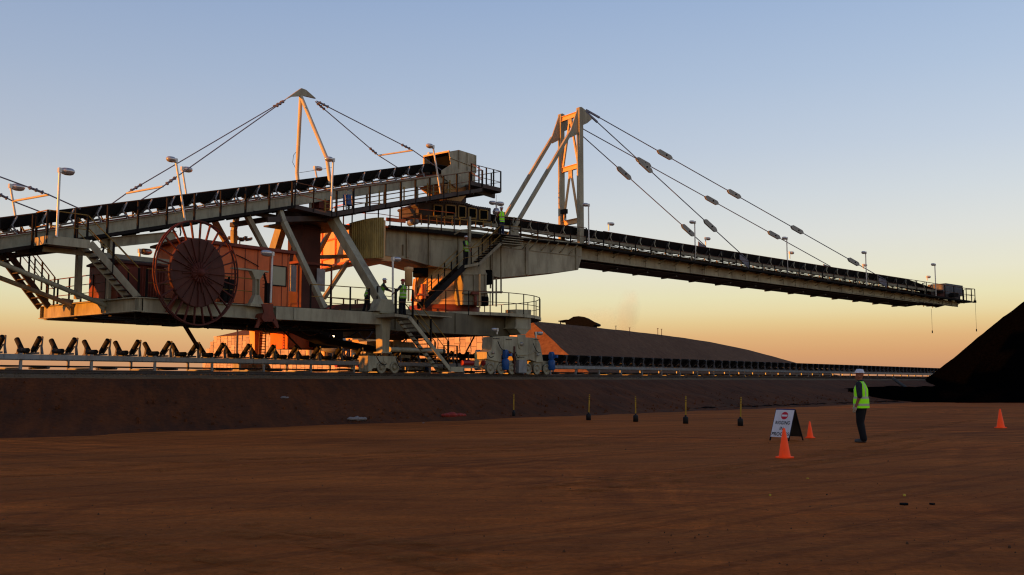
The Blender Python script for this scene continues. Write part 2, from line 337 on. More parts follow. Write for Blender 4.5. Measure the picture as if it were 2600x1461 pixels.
for pts in (((-60, 1349), (120, 1375), (252, 1397), (420, 1424), (620, 1462)), ((-60, 1332), (160, 1358), (330, 1382), (560, 1418), (800, 1462)), ((600, 1332), (760, 1349), (960, 1375), (1130, 1400), (1330, 1440)), ((560, 1352), (720, 1371), (900, 1396), (1080, 1428), (1200, 1455)),
            ((2160, 1116), (2224, 1108), (2320, 1093), (2411, 1077), (2470, 1068)), ((1350, 1242), (1600, 1216), (1850, 1188), (2100, 1150), (2330, 1110)), ((1380, 1258), (1640, 1231), (1900, 1201), (2150, 1162), (2400, 1115)), ((0, 1195), (400, 1178), (800, 1160), (1200, 1137), (1500, 1118)), ((0, 1212), (400, 1194), (820, 1174), (1240, 1149), (1540, 1128))):
    b = MB(); g_ = [G0(*p_) for p_ in pts]; rows = []; n = 60
    for i in range(n + 1):
        f_ = i / n * (len(g_) - 1); k = min(int(f_), len(g_) - 2); u_ = f_ - k; p0_ = g_[max(0, k - 1)]; p1_ = g_[k]; p2_ = g_[k + 1]; p3_ = g_[min(len(g_) - 1, k + 2)]
        c = .5 * ((2 * p1_) + (p2_ - p0_) * u_ + (2 * p0_ - 5 * p1_ + 4 * p2_ - p3_) * u_ * u_ + (3 * p1_ - 3 * p2_ + p3_ - p0_) * u_ ** 3); rows.append(c)
    rr = []
    for i, c in enumerate(rows):
        d = (rows[min(n, i + 1)] - rows[max(0, i - 1)]).normalized(); q = Vector((-d.y, d.x, 0)) * .16
        rr.append([Vector((w.x, w.y, gz(w.x, w.y) + .006 + (.012 if j in (1, 2) else 0))) for j, w in enumerate((c - q * 1.3, c - q * .8, c + q * .8, c + q * 1.3))])
    b.strip(rr, smooth=True); tag(b.build('tyre_track', 'track'), kind='structure')
# embankment: slope, verge and the level yard behind it
def toe(s): return max(-17.5, -13.56 - .078 * s)
ss = [-90, -60, -45] + [-34 + .8 * i for i in range(150)] + [95, 120, 160, 220, 320, 500, 900]
b = MB(); rows = []
for s in ss:
    t0 = toe(s); row = []
    prof = [(t0 - 1.4, -.06), (t0 - .5, .03)] + [(t0 + (-7.1 - t0) * k / 11, 1.66 * (k / 11) ** 1.12) for k in range(1, 12)]
    for i, (t, z) in enumerate(prof):
        a = .10 if 1 < i < 12 else .03
        row.append(W(s, t + a * 1.5 * fbm(s * .5, t * .7 + 7), z + a * fbm(s * .8, t * .9) + (.10 * max(0, noise.noise(Vector((s * .33 - t * .3, t * .1, 5)))) if 1 < i < 12 else 0)))
    rows.append(row)
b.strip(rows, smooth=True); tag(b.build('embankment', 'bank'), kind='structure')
b = MB(); rows = []
for s in ss:
    rows.append([W(s, -7.15, 1.55), W(s, -7.0 + .05 * fbm(s, 1), 1.69 + .03 * fbm(s * 2, 3)), W(s, -6.4, 1.79 + .02 * fbm(s * 2.1, 8)), W(s, -5.7, 1.82), W(s, -4, 1.80), W(s, 0, 1.8), W(s, 6, 1.8), W(s, 1800, 1.8)])
b.strip(rows, smooth=False, mf=lambda j, i: 0); tag(b.build('yard_ground', 'ballast'), kind='structure')
# dry grass fringe along the edge
b = MB(); rnd = random.Random(3)
for i in range(3600):
    s = -30 + 150 * rnd.random() ** 1.5; t = -6.9 + rnd.random() * 1.0; p = W(s, t, 1.70 if t < -6.6 else 1.79); h = .02 + .05 * rnd.random(); a = rnd.random() * 6.28
    d = Vector((math.cos(a), math.sin(a), 0)) * .03
    b.add([p - d, p + d, p + Z * h + d * rnd.uniform(-2, 2)], [(0, 1, 2)])
tag(b.build('dry_grass', mat('dry_grass', (.11, .075, .035), .9)), kind='stuff', label='thin dry grass fringe along the top edge of the embankment', cat='grass')

b = MB(); rnd = random.Random(21)
for i in range(2600):
    y = 5.5 + 38 * rnd.random() ** 1.6; x = rnd.uniform(-.56, .56) * (y + 1); q = rnd.uniform(.003, .010) * (1 + (1.3 if rnd.random() < .03 else 0)); c = Vector((x, y, gz(x, y) + q * .2)); a0 = rnd.random() * 6
    top = [c + Vector((math.cos(a0 + a * 1.57) * q * rnd.uniform(.4, .8), math.sin(a0 + a * 1.57) * q * rnd.uniform(.4, .8), q * rnd.uniform(.5, 1))) for a in range(4)]; bot = [c + Vector((math.cos(a0 + a * 1.57) * q * rnd.uniform(.9, 1.4), math.sin(a0 + a * 1.57) * q * rnd.uniform(.9, 1.4), -q)) for a in range(4)]
    b.add(bot + top, [(4, 5, 6, 7), (0, 1, 5, 4), (1, 2, 6, 5), (2, 3, 7, 6), (3, 0, 4, 7)], rnd.choice((0, 0, 1)))
for i in range(1500):  # clods on the embankment face and at its foot
    s_ = -30 + 110 * rnd.random(); f_ = rnd.random() ** 1.6; t0 = toe(s_); t_ = t0 - .3 + f_ * 5; q = rnd.uniform(.02, .06) * (1.6 - f_); c = W(s_, t_, 1.66 * max(0, (t_ - t0) / (-7.1 - t0)) ** 1.12 + q * .3); a0 = rnd.random() * 6
    top = [c + Vector((math.cos(a0 + a * 1.57) * q * rnd.uniform(.4, .8), math.sin(a0 + a * 1.57) * q * rnd.uniform(.4, .8), q * rnd.uniform(.5, 1))) for a in range(4)]; bot = [c + Vector((math.cos(a0 + a * 1.57) * q * rnd.uniform(.9, 1.4), math.sin(a0 + a * 1.57) * q * rnd.uniform(.9, 1.4), -q)) for a in range(4)]
    b.add(bot + top, [(4, 5, 6, 7), (0, 1, 5, 4), (1, 2, 6, 5), (2, 3, 7, 6), (3, 0, 4, 7)], 2)
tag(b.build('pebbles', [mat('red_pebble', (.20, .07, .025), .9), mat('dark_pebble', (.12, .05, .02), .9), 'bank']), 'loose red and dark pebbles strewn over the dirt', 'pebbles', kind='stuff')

# raised dump hill with its panelled retaining wall
HC = hit((1352, 815), Vector((0, 192, 0)), Vector((0, 1, 0))); HZ = HC.z
hs, ht, _ = sz(HC)
b = MB(); rows = []
prof = [(0, 1.0), (18, .985), (37, .95), (58, .905), (74, .84), (92, .74), (110, .60), (128, .44), (150, .22), (172, .07), (200, 0)]
def hilltop(k):
    for (a, p), (c, q) in zip(prof, prof[1:]):
        if a <= k <= c: return p + (q - p) * (k - a) / (c - a)
    return 0
ks = [2.6 * i for i in range(78)]
for k in ks:
    h = (HZ - 1.8) * hilltop(k); row = []
    for j in range(15):
        f_ = j / 14; run = 19 * max(.25, hilltop(k)); tt = ht - run * (1 - f_)
        zz = 1.7 + h * (f_ ** 1.05)
        nn = fbm(k * .10, f_ * 3.2, 5) * (.55 if 0 < j < 14 else .18)
        row.append(W(hs + k - (5.5 * (1 - f_) if k == 0 else 0), tt + nn, zz + nn * .6))
    row += [W(hs + k, ht + 12, 1.7 + h * .99), W(hs + k, ht + 60, 1.7 + h * .9)]
    rows.append(row)
b.strip(rows, smooth=True)
# sunlit end slope that faces the sun, between the wall and the corner of the hill
rows = []
for j in range(12):
    f_ = j / 11; row = []
    for i in range(10):
        q = i / 9; tt = ht - 19 * (1 - f_) + q * (19 * (1 - f_) + 6.0)
        nn = .35 * fbm(tt * .35, f_ * 5)
        row.append(W(hs - (1 - f_) * (5.5 + 2 * q) + nn, tt, 1.7 + (HZ - 1.8) * f_ ** 1.05 + nn * .4))
    rows.append(row)
b.strip(rows, smooth=True); tag(b.build('hill', 'hillside'), kind='structure')

def panel_mat():
    m = bpy.data.materials.new('concrete_panels'); m.use_nodes = True; nt = m.node_tree; nd = nt.nodes; lk = nt.links
    b = nd['Principled BSDF']; b.inputs['Roughness'].default_value = .85
    ge = nd.new('ShaderNodeTexCoord'); n1 = nd.new('ShaderNodeTexNoise'); n1.inputs['Scale'].default_value = .25; n1.inputs['Detail'].default_value = 6
    lk.new(ge.outputs['Object'], n1.inputs['Vector']); r = nd.new('ShaderNodeValToRGB')
    r.color_ramp.elements[0].position = .3; r.color_ramp.elements[0].color = (.36, .27, .20, 1); r.color_ramp.elements[1].position = .7; r.color_ramp.elements[1].color = (.58, .47, .36, 1)
    lk.new(n1.outputs[0], r.inputs[0]); lk.new(r.outputs[0], b.inputs['Base Color']); return m
M['panel'] = panel_mat(); M['panel2'] = mat('concrete_panel_light', (.56, .43, .32), .85, var=.2, scale=.3); M['joint'] = mat('panel_joint', (.10, .06, .04), .9)
wall = thing('retaining_wall', W(hs - 1, ht + 8, 1.8), label='tall retaining wall of interlocking concrete panels glowing orange in low sun', cat='retaining wall')
b = MB(); pw, ph_ = 1.5, 1.5
sw = hs - 2.0
tE = sz(S((513, 879), sw))[1]; tK = sz(S((545, 850), sw))[1]; WT = tE - ht - 2
def wtop(t): return HZ - .2 - (0 if t < tK else (t - tK) / (tE - tK) * (HZ - 7))
b.prism([W(sw + .25, ht + 2, 1.7), W(sw + .25, ht + 2, HZ - .25), W(sw + .25, tK, HZ - .25), W(sw + .25, tE - .2, 6.6), W(sw + .25, tE - .2, 1.7)], U * 1.2); b.build('wall_core', 'joint', wall)
b = MB(); rnd = random.Random(5)
for i in range(int(WT / pw)):
    for j in range(9):
        t0 = ht + 2 + i * pw; z0 = 1.75 + (j - (.5 if i % 2 else 0)) * ph_; z1 = min(z0 + ph_, wtop(t0 + pw * .5)); z0 = max(z0, 1.7)
        if z1 - z0 < .15: continue
        e = .035; nt_ = .16; zc = (z0 + z1) / 2; k = rnd.uniform(-.03, .03)
        pts = [(e, z0 + e), (pw - e, z0 + e), (pw - e - nt_ * (i % 2), zc), (pw - e, z1 - e), (e, z1 - e), (e + nt_ * ((i + 1) % 2), zc)]
        b.prism([W(sw + k, t0 + a, z) for a, z in pts], U * .24, rnd.choice((0, 0, 1)))
b.build('panel', ['panel', 'panel2'], wall).__setitem__('kind', 'stuff')
b = MB(); b.prism([W(sw - .3, ht + 1.8, HZ - .3), W(sw - .3, tK - 1, HZ - .3), W(sw + 3, tK - 8, HZ + 1.2), W(sw + 3, ht + 1.8, HZ - .1)], U * 3); b.build('coping', 'hillside', wall)

# dark shelter on the crest
c = hit(zK(570, 210), Vector((0, 212, 0)), Vector((0, 1, 0))); sh = thing('shelter', c, label='dark low hut with rounded roof and flat canopy on the hill crest', cat='hut')
b = MB(); x = Vector((1, -.25, 0)).normalized(); y = Vector((.25, 1, 0)).normalized(); sc = 212 / FP / 3.431
pf = [(-110, -12), (-85, -30), (-35, -58), (10, -62), (60, -55), (110, -25), (165, -2), (168, 14), (150, 20), (-100, 20)]
b.prism([c + x * a * sc - Z * h * sc for a, h in pf], y * 6); b.build('roof', 'black', sh)
b = MB(); b.box(c + x * -95 * sc - Z * 50 * sc, x * 235 * sc, y * 5, Z * 32 * sc); b.build('wall', 'black', sh)
b = MB(); b.prism([c + x * a * sc - Z * h * sc for a, h in [(-172, -24), (-100, -34), (-60, -30), (-60, -22), (-172, -18)]], y * 5); b.tube(c + x * -150 * sc + Z * 18 * sc, c + x * -150 * sc - Z * 30 * sc, .12); b.build('canopy', 'black', sh)
for i, (px, py, h) in enumerate(((1270, 275, 22), (1303, 277, 18), (905, 250, 18), (1025, 260, 12))):
    c = hit(zK(px, py), Vector((0, 215, 0)), Vector((0, 1, 0))); b = MB().tube(c - Z * 1.2, c + Z * h * sc, .07)
    b.beam(c + Z * h * sc * .9 - x * .2, c + Z * h * sc * .9 + x * .2, .06, .1)
    tag(b.build('marker_stake', 'under'), 'thin dark marker stake on the bare hill crest right of the hut', 'stake', 'stakes on the hill crest')

# coal stockpile
b = MB()
def coal(x, y):
    cx_, cy_ = 71.6, 101.; d = math.hypot((x - cx_), (y - cy_)); h = (29.5 - d) * .84
    h = max(h, min((29.5 - math.hypot(x - 96, y - 104)) * .84, 24))
    # apron towards the road and a low windrow to the left
    near = min((y - 73.0) * .5, 1.2, (x - 32.5) * .16, 3); h = max(h, near if y < 92 else -1)
    wx = (x - 25.5) / 9.0; wy = (y - (80 - .25 * (x - 26))) / 4.2
    h = max(h, 1.15 * min(1, max(0, (x - 19.5) / 9)) * (1 - wy * wy) * (1 if x < 50 else 0) if abs(wy) < 1 and x > 19.5 else -1)
    return h
rows = []
for j in range(120):
    y = 70 + .62 * j; row = []
    for i in range(150):
        x = 18 + .7 * i; h = coal(x, y)
        if h > .02: h += (.24 * fbm(x * .35, y * .35, 5) + .10 * fbm(x * 1.3, y * 1.3, 2)) * min(1, h * 1.5)
        row.append(Vector((x, y, max(h, -.08))))
    rows.append(row)
b.strip(rows, smooth=True)
tag(b.build('coal_stockpile', 'coal'), 'huge black coal stockpile with a straight steep flank at the right edge', 'coal heap')
b = MB(); rows = []
for i in range(130):
    s = 9 + .42 * i; t0 = toe(s) + .2; hw = .12 + .35 * max(0, fbm(s * .3, 2)) + .008 * s; h = .0 + .07 * max(0, fbm(s * .9, 5) + .4)
    if i in (0, 129): h = -.02; hw = .02
    rows.append([W(s, t0 - hw, -.03), W(s, t0 - hw * .4, h + .03), W(s, t0 + hw * .5, h + .10), W(s, t0 + hw * 1.4, .05)])
b.strip(rows, smooth=True); tag(b.build('coal_spillage', 'fines'), 'dark line of spilled coal fines along the embankment foot', 'coal spillage', kind='stuff')
p = G0(2281, 985, .9); p = T((2268, 962), -9.5); q = T((2325, 1002), -14.5)
b = MB().tube(p, q, .13); tag(b.build('drain_pipe', 'dark'), 'dark pipe lying down the embankment face near the coal stockpile', 'pipe')

b = MB(); rows = []; ax_ = Vector((.5, -.86, 0)); pe = Vector((.86, .5, 0)); oc = Vector((-37, 1, 0))  # added ridge out of view, placed to keep low sun off the pad
for i in range(41):
    a = -27 + 1.6 * i; row = []
    for j in range(25):
        q = -14 + 14 * j / 12; e = max(0, -a - 11, a - 30) ; h = max(0, 9.2 - .78 * math.hypot(q, e)); p = oc + ax_ * a + pe * q
        row.append(p + Z * (h + (.25 * fbm(p.x * .3, p.y * .3) if h > 0 else -.1)))
    rows.append(row)
b.strip(rows, smooth=True); tag(b.build('shade_ridge', 'dirt'), kind='structure')

# faint smoke beyond the hill
sk = bpy.data.materials.new('smoke'); sk.use_nodes = True; nt = sk.node_tree; nd = nt.nodes; lk = nt.links; nd.clear()
o_ = nd.new('ShaderNodeOutputMaterial'); mxs = nd.new('ShaderNodeMixShader'); tr = nd.new('ShaderNodeBsdfTransparent'); df = nd.new('ShaderNodeBsdfDiffuse'); df.inputs[0].default_value = (.72, .48, .34, 1)
lw_ = nd.new('ShaderNodeLayerWeight'); lw_.inputs[0].default_value = .5; mr_ = nd.new('ShaderNodeMapRange'); mr_.inputs[1].default_value = .55; mr_.inputs[2].default_value = 0; mr_.inputs[3].default_value = 0; mr_.inputs[4].default_value = .035
lk.new(lw_.outputs['Facing'], mr_.inputs[0]); lk.new(mr_.outputs[0], mxs.inputs[0]); lk.new(tr.outputs[0], mxs.inputs[1]); lk.new(df.outputs[0], mxs.inputs[2]); lk.new(mxs.outputs[0], o_.inputs[0])
M['smoke'] = sk
b = MB()
for px, py, rx, rz in ((1010, 110, 9, 9), (1060, 70, 6, 7), (950, 170, 10, 7), (810, 150, 10, 5), (640, 150, 12, 5), (1000, 190, 8, 8)):
    c = hit(zK(px, py), Vector((0, 420, 0)), Vector((0, 1, 0))); b.lathe(c, [(rx * math.sin(math.pi * k / 10) + .01, -rz * 1.2 * math.cos(math.pi * k / 10)) for k in range(11)], n=18, yr=.7)
tag(b.build('smoke', 'smoke'), 'faint brownish smoke drifting behind the hill hut', 'smoke', kind='stuff')

# ------------------------------------------------------------------ rails and sleepers
trk = thing('railway_track', W(0, -5, 1.82), UA, label='steel machine rails on dark sleepers along the top edge of the embankment', cat='rail track')
for t in (-5, 5):
    b = MB(); b.rb(-70, 600, t - .035, t + .035, 1.93, 1.97); b.rb(-70, 600, t - .012, t + .012, 1.86, 1.93); b.rb(-70, 600, t - .07, t + .07, 1.845, 1.862); b.build('rail', 'under', trk)
b = MB(); b.rb(-.13, .13, -5.75, -4.25, 1.74, 1.85); o = b.build('sleeper', 'sleeper', trk, W(0, -5, 1.8))
rep(o, [U * (.7 * i) for i in range(-37, 63) if i])
b = MB()
for i in range(63, 420): b.rb(.7 * i - .13, .7 * i + .13, -5.75, -4.25, 1.74, 1.85)
for i in range(-60, 420): b.rb(.7 * i - .13, .7 * i + .13, 4.25, 5.75, 1.74, 1.85)
tag(b.build('sleeper', 'sleeper', trk), kind='stuff')

# ------------------------------------------------------------------ yard belt conveyor
yc = thing('belt_conveyor', W(0, 0, 1.8), UA, label='long low yard belt conveyor on galvanised stringers running under the stacker to the coal heap', cat='conveyor')
for t in (-1.1, 1.1):
    b = MB(); s = -45
    while s < 520:
        b.rb(s, s + 5.78, t - .045, t + .045, 2.42, 2.60); b.rb(s, s + 5.78, t - .05 if t < 0 else t - .10, t + .10 if t < 0 else t + .05, 2.6, 2.612); s += 5.8
    b.build('stringer', 'galv', yc)
b = MB(); s0 = -21.08
for t in (-.96, .96): b.rb(s0 - .05, s0 + .05, t - .04, t + .04, 1.8, 2.66)
b.rb(s0 - .04, s0 + .04, -.9, .9, 2.02, 2.10); b.rb(s0 - .15, s0 + .15, -1.05, -.85, 1.8, 1.83)
o = b.build('leg', 'galv', yc, W(s0, 0, 1.8)); rep(o, [U * (2.9 * i) for i in range(-4, 90) if i])
b = MB()
for i in range(90, 185):
    for t in (-.96, .96): b.rb(s0 + 2.9 * i - .05, s0 + 2.9 * i + .05, t - .04, t + .04, 1.8, 2.5)
tag(b.build('leg', 'galv', yc), kind='stuff')
def yard_idler(b, s, lod=0):
    z = 2.62
    b.beam(W(s, -.95, z + .05), W(s, .95, z + .05), .09, .07, 0)
    for k in (-1, 1):
        b.add([], []); a = W(s + .03, k * .46, z + .17); c = W(s + .03, k * .97, z + .66)
        b.tube(a, c, .105, 1, 10 if not lod else 5)
        b.prism([W(s + .08, k * 1.13, z), W(s + .08, k * .96, z), W(s + .08, k * .92, z + .30), W(s + .08, k * 1.0, z + .72), W(s + .08, k * 1.07, z + .70), W(s + .08, k * 1.02, z + .32)], U * .05, 0)
        b.prism([W(s - .02, k * .44, z + .04), W(s - .02, k * .36, z + .04), W(s - .02, k * .33, z + .22), W(s - .02, k * .40, z + .24)], U * .09, 0)
        if not lod: b.beam(W(s + .10, k * .5, z + .08), W(s + .1, k * .84, z + .36), .05, .03, 0)
    b.tube(W(s - .14, -.36, z + .17), W(s - .14, .36, z + .17), .10, 1, 10 if not lod else 5)
    return b
sA = -24.68
o = yard_idler(MB(), sA).build('idler', ['galv_d', 'rubber'], yc, W(sA, 0, 2.6)); 
for e in rep(o, [U * (1.43 * i) + U * random.uniform(-.03, .03) for i in range(-3, 96) if i]): e.rotation_euler = (0, random.uniform(-.03, .03), random.uniform(-.025, .025))
b = MB()
for i in range(96, 380): yard_idler(b, sA + 1.43 * i, 1)
tag(b.build('idler', ['galv_d', 'rubber'], yc), kind='stuff')
def trough(b, pts, hw=.78, mi=0, th=.03, side=.42, flat=.34):
    # pts: list of (s, z of flat bottom, trough factor)
    prof = lambda k: [(-hw + .10 * k, side * k), (-flat, 0), (flat, 0), (hw - .10 * k, side * k)]
    for dz in (0, -th): b.strip([[W(s, t, z + dz + h) for t, h in prof(k)] for s, z, k in pts], mi)
    for q in (0, 3): b.strip([[W(s, prof(k)[q][0], z + prof(k)[q][1]), W(s, prof(k)[q][0], z - th + prof(k)[q][1])] for s, z, k in pts], mi)
    return b
b = trough(MB(), [(-7.5, 4.25, .3), (-5.25, 3.55, .6), (-1.2, 3.16, .45), (4, 3.04, .35), (9, 2.98, .5), (14, 2.95, 1), (60, 2.95, 1), (520, 2.95, 1)], hw=.98, side=.40)
for dz in (0, -.02): b.strip([[W(s, -.65, 2.18 + dz - .03 * (i % 2)), W(s, .65, 2.18 + dz - .03 * (i % 2))] for i, s in enumerate([-60 + 1.45 * q for q in range(60)] + [40, 520])])
b.strip([[W(s, -.66, 2.19), W(s, -.66, 2.12)] for s in (-60, 520)])
b.build('belt', 'rubber', yc)
b = MB()
for i in range(-8, 100): s = s0 + 2.9 * i + 1.2; b.tube(W(s, -.8, 2.10), W(s, .8, 2.10), .06, 0, 6)
tag(b.build('return_roller', 'roller', yc), kind='stuff')

# ------------------------------------------------------------------ STACKER
st = thing('stacker', W(0, 0, 1.97), UA, label='huge beige travelling stacker machine with cable reel, tripper conveyor and long stayed boom', cat='stacker')
KS = .262; zt = lambda s: 7.13 + KS * (s + 22.07); SL = (U + Z * KS)
SA, SB = -36., 5.6
# --- tripper conveyor
b = MB()
for t in (-.92, .92):
    b.ibeam(W(SA, t, zt(SA) - .25), W(SB, t, zt(SB) - .25), .22, .5, 0)
    s = -35.
    while s < 5: b.beam(W(s, t - .05 * (1 if t > 0 else -1), zt(s) - .47), W(s, t - .05 * (1 if t > 0 else -1), zt(s) - .03), .10, .02, 0, up=N); s += 2.8
s = -35.
while s < 5:
    b.beam(W(s, -.9, zt(s) - .42), W(s, .9, zt(s) - .42), .1, .12, 1); b.beam(W(s, -.9, zt(s) - .45), W(s + 2.6, .9, zt(s + 2.6) - .45), .07, .07, 1); s += 2.8
tc_ = b.build('tripper_conveyor', ['beige', 'under'], st, W(-10, 0, zt(-10)))
b = trough(MB(), [(s, zt(s) + .36, 1) for s in (SA, -20, -5, 2)] + [(3.2, zt(3.2) + .34, .6), (4.2, zt(4.2) + .28, .2), (4.8, zt(4.8) + .22, 0), (5.1, zt(4.8) - .05, 0), (4.9, zt(4.8) - .3, 0), (4.2, zt(4.2) - .36, 0)], hw=.82, side=.43)
b.strip([[W(s, -.65, zt(s) - .38), W(s, .65, zt(s) - .38)] for s in (SA, 4.2)]); b.build('belt', 'rubber', tc_)
def tidler(b, s):
    z = zt(s)
    b.beam(W(s, -.95, z + .17), W(s, .95, z + .17), .05, .06, 0)
    for k in (-1, 1):
        b.tube(W(s, k * .38, z + .30), W(s, k * .80, z + .64), .05, 1, 6)
        b.beam(W(s + .06, k * .92, z + .02), W(s - .14, k * .88, z + .36), .045, .05, 0, up=N); b.beam(W(s - .14, k * .88, z + .36), W(s + .04, k * .88, z + .74), .045, .05, 0, up=N)
        b.beam(W(s + .16, k * .93, z + .02), W(s - .1, k * .9, z + .3), .03, .03, 2, up=N)
    b.tube(W(s, -.3, z + .27), W(s, .3, z + .27), .06, 1, 6); return b
o = tidler(MB(), -14.56).build('idler', ['galv', 'roller', 'red'], tc_, W(-14.56, 0, zt(-14.56))); 
for e in rep(o, [SL * (1.15 * i) for i in range(-18, 15) if i]): e.rotation_euler = (0, random.uniform(-.03, .03), random.uniform(-.03, .03))
b = MB()
for t in (-.75, .75): b.beam(W(SA, t, zt(SA) + .05), W(4, t, zt(4) + .05), .05, .06, 0)
s = SA
while s < 3: b.beam(W(s, -.72, zt(s) + .03), W(s + .6, .72, zt(s + .6) + .05), .03, .04, 0); s += 1.15
b.build('belt_frame', 'redbox', tc_)
for k in (-1, 1):  # walkways either side
    b = MB(); e = -8.6 if k < 0 else -6
    q = [W(SA, k * .96, zt(SA) - .60), W(SA, k * 1.9, zt(SA) - .60)]
    b.prism([q[0], q[1], W(e, k * 1.9, zt(e) - .60), W(e, k * .96, zt(e) - .60)], Z * .05); b.beam(W(SA, k * 1.92, zt(SA) - .58), W(e, k * 1.92, zt(e) - .58), .05, .14, 0)
    s = -35
    while s < e: b.beam(W(s, k * .9, zt(s) - .66), W(s, k * 1.9, zt(s) - .66), .06, .1, 0); s += 1.4
    b.build('walkway', 'dark', tc_)
handrail([W(s, -1.92, zt(s) - .55) for s in (-31.4, -21.3)], 1.26, 1.32, tc_, drop=.1, pw=.07)
handrail([W(s, -1.92, zt(s) - .55) for s in (-19.6, -8.75)], 1.26, 1.32, tc_, drop=.1, pw=.07)
handrail([W(s, 1.92, zt(s) - .55) for s in (-31.4, -6)], 1.26, 1.32, tc_, drop=.1, pw=.07, posts=False)
# access bay round the tower, lower walkway to the head
zb = lambda s: sz(T(zC(1000, 1190), -2.9))[2] + (s - sz(T(zC(1000, 1190), -2.9))[0]) * KS
sC = sz(T(zC(1000, 1190), -2.9))[0]
b = MB(); b.prism([W(-8.6, -1.0, zt(-8.6) - .58), W(-8.6, -1.92, zt(-8.6) - .58), W(sC, -2.9, zb(sC)), W(sC + .6, -1.0, zb(sC) + .1)], Z * .06)
b.prism([W(sC, -1.2, zb(sC)), W(sC, -2.9, zb(sC)), W(4.4, -2.9, zb(4.4)), W(4.4, -1.2, zb(4.4))], Z * .06)
b.beam(W(sC, -2.92, zb(sC) + .02), W(4.4, -2.92, zb(4.4) + .02), .06, .2, 0); b.beam(W(-8.6, -1.95, zt(-8.6) - .58), W(sC, -2.92, zb(sC) + .02), .06, .2, 0)
s = sC + .3
while s < 4.4: b.beam(W(s, -.9, zb(s) - .1), W(s, -2.9, zb(s) - .1), .08, .14, 0); b.beam(W(s, -.92, zb(s) + .05), W(s, -.92, zt(s) - .45), .09, .09, 1); s += 1.3
b.beam(W(sC, -.95, zb(sC) + .02), W(4.4, -.95, zb(4.4) + .02), .12, .26, 0)
b.beam(W(sC, .95, zb(sC) + .02), W(4.4, .95, zb(4.4) + .02), .12, .26, 0)
b.build('walkway', ['under', 'beige_d'], tc_)
handrail([W(-8.6, -1.95, zt(-8.6) - .52), W(sC, -2.92, zb(sC) + .06)], 1.15, 1.1, tc_, pw=.07, mr='rail')
handrail([W(sC + .3, -2.92, zb(sC + .3) + .06), W(4.4, -2.92, zb(4.4) + .06)], 1.12, 1.13, tc_, drop=.2, pw=.075, mr='rail')
b = MB()
for k in (.35, .62): b.tube(W(sC + 1, -1.25, zb(sC + 1) + k), W(4.2, -1.25, zb(4.2) + k), .03, 0, 6)
s = sC + 1
while s < 4.2: b.beam(W(s, -1.25, zb(s)), W(s, -1.25, zb(s) + .9), .06, .06, 0); s += 1.9
b.build('cable_tray', 'yellow', tc_)
b = MB()
for k in (0, .45): b.tube(T(zC(1120, 1010), -2.6) + U * k, T(zC(1130, 1140), -2.6) + U * k, .03, 0)
p = T(zC(1130, 1140), -2.6)
for i in range(5): b.tube(p + Z * (.12 + .22 * i), p + U * .45 + Z * (.12 + .22 * i), .018, 0)
b.build('ladder', 'galv', tc_)
b = MB(); b.box(T(zC(1140, 1095), -1.8), U * .5, N * .35, Z * .55); b.build('motor', 'blue', tc_)
# head: hood, platform, chute
b = MB(); near = [zC(2025, 640), zC(2110, 625), zC(2255, 670), zC(2250, 905), zC(2100, 960), zC(1960, 850), zC(1960, 800), zC(2040, 750)]
pn = [T(p, -1.02) for p in near]; b.prism([p for p in pn], N * .04); b.prism([p + N * 2.04 for p in pn], N * .04)
for i in (0, 1, 2): b.prism([pn[i], pn[i + 1], pn[i + 1] + N * 2.08, pn[i] + N * 2.08], (Z * .03 if i < 2 else U * .03))
for q in range(3): b.beam(pn[1].lerp(pn[2], q / 2) - N * .03 - Z * .0, pn[1].lerp(pn[2], q / 2) - N * .03 - Z * 1.1, .06, .05, 0, up=N)
b.beam(pn[7].lerp(pn[0], .55) - N * .03, T(zC(2253, 770), -1.05), .05, .05, 0, up=N)
hd = b.build('head_hood', ['beige'], st, pn[0])
b = MB(); q0 = W(sz(pn[0])[0], -1.04, sz(pn[0])[2]); zl = q0.z - 1.2
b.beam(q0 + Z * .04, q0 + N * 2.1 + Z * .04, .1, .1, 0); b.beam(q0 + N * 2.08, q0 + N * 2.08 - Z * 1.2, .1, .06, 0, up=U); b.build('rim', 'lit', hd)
b = MB(); b.rb(sz(pn[0])[0] + .5, sz(pn[0])[0] + .56, -1, 1, zl, q0.z - .05); b.build('dark_interior_sheet', 'black', hd)  # black sheet added to stand for the dark inside of the hood
pl = lambda s: W(s, 0, 0)
s1, t1, z1 = sz(T(zC(2258, 905), -1.9)); s2, _, z2 = sz(T(zC(2475, 980), -1.9)); zp = (z1 + z2) / 2
b = MB(); b.rb(5.0, s2, -1.9, 1.9, zp - .05, zp + .05); b.rb(4.4, s2 + .03, -1.94, -1.84, zp - .14, zp + .1); b.rb(s2 - .08, s2, -1.9, 1.9, zp - .2, zp + .1)
b.beam(W(5.0, -1.2, zp - .15), W(7.6, -1.2, zp - .28), .1, .3, 0); b.beam(W(5.0, 1.2, zp - .15), W(7.6, 1.2, zp - .28), .1, .3, 0); b.build('head_platform', 'under', st)
handrail([W(4.6, -1.9, zp + .05), W(s2, -1.9, zp + .05), W(s2, 1.9, zp + .05), W(5.4, 1.9, zp + .05)], 1.1, .78, st, drop=.1, pw=.06, mids=(.38,))
handrail([W(4.4, -2.9, zb(4.4) + .06), W(4.6, -1.9, zp + .05)], 1.12, 2, st)
zu = sz(T(zF(900, 80), 0))[2]; zv = sz(T(zF(960, 160), 0))[2] - .3
b = MB(); A_ = [W(3.0, -.95, zu + .35), W(5.8, -.95, zu + .5), W(5.8, .95, zu + .5), W(3.0, .95, zu + .35)]; B_ = [W(4.35, -.35, zv), W(5.05, -.35, zv), W(5.05, .35, zv), W(4.35, .35, zv)]
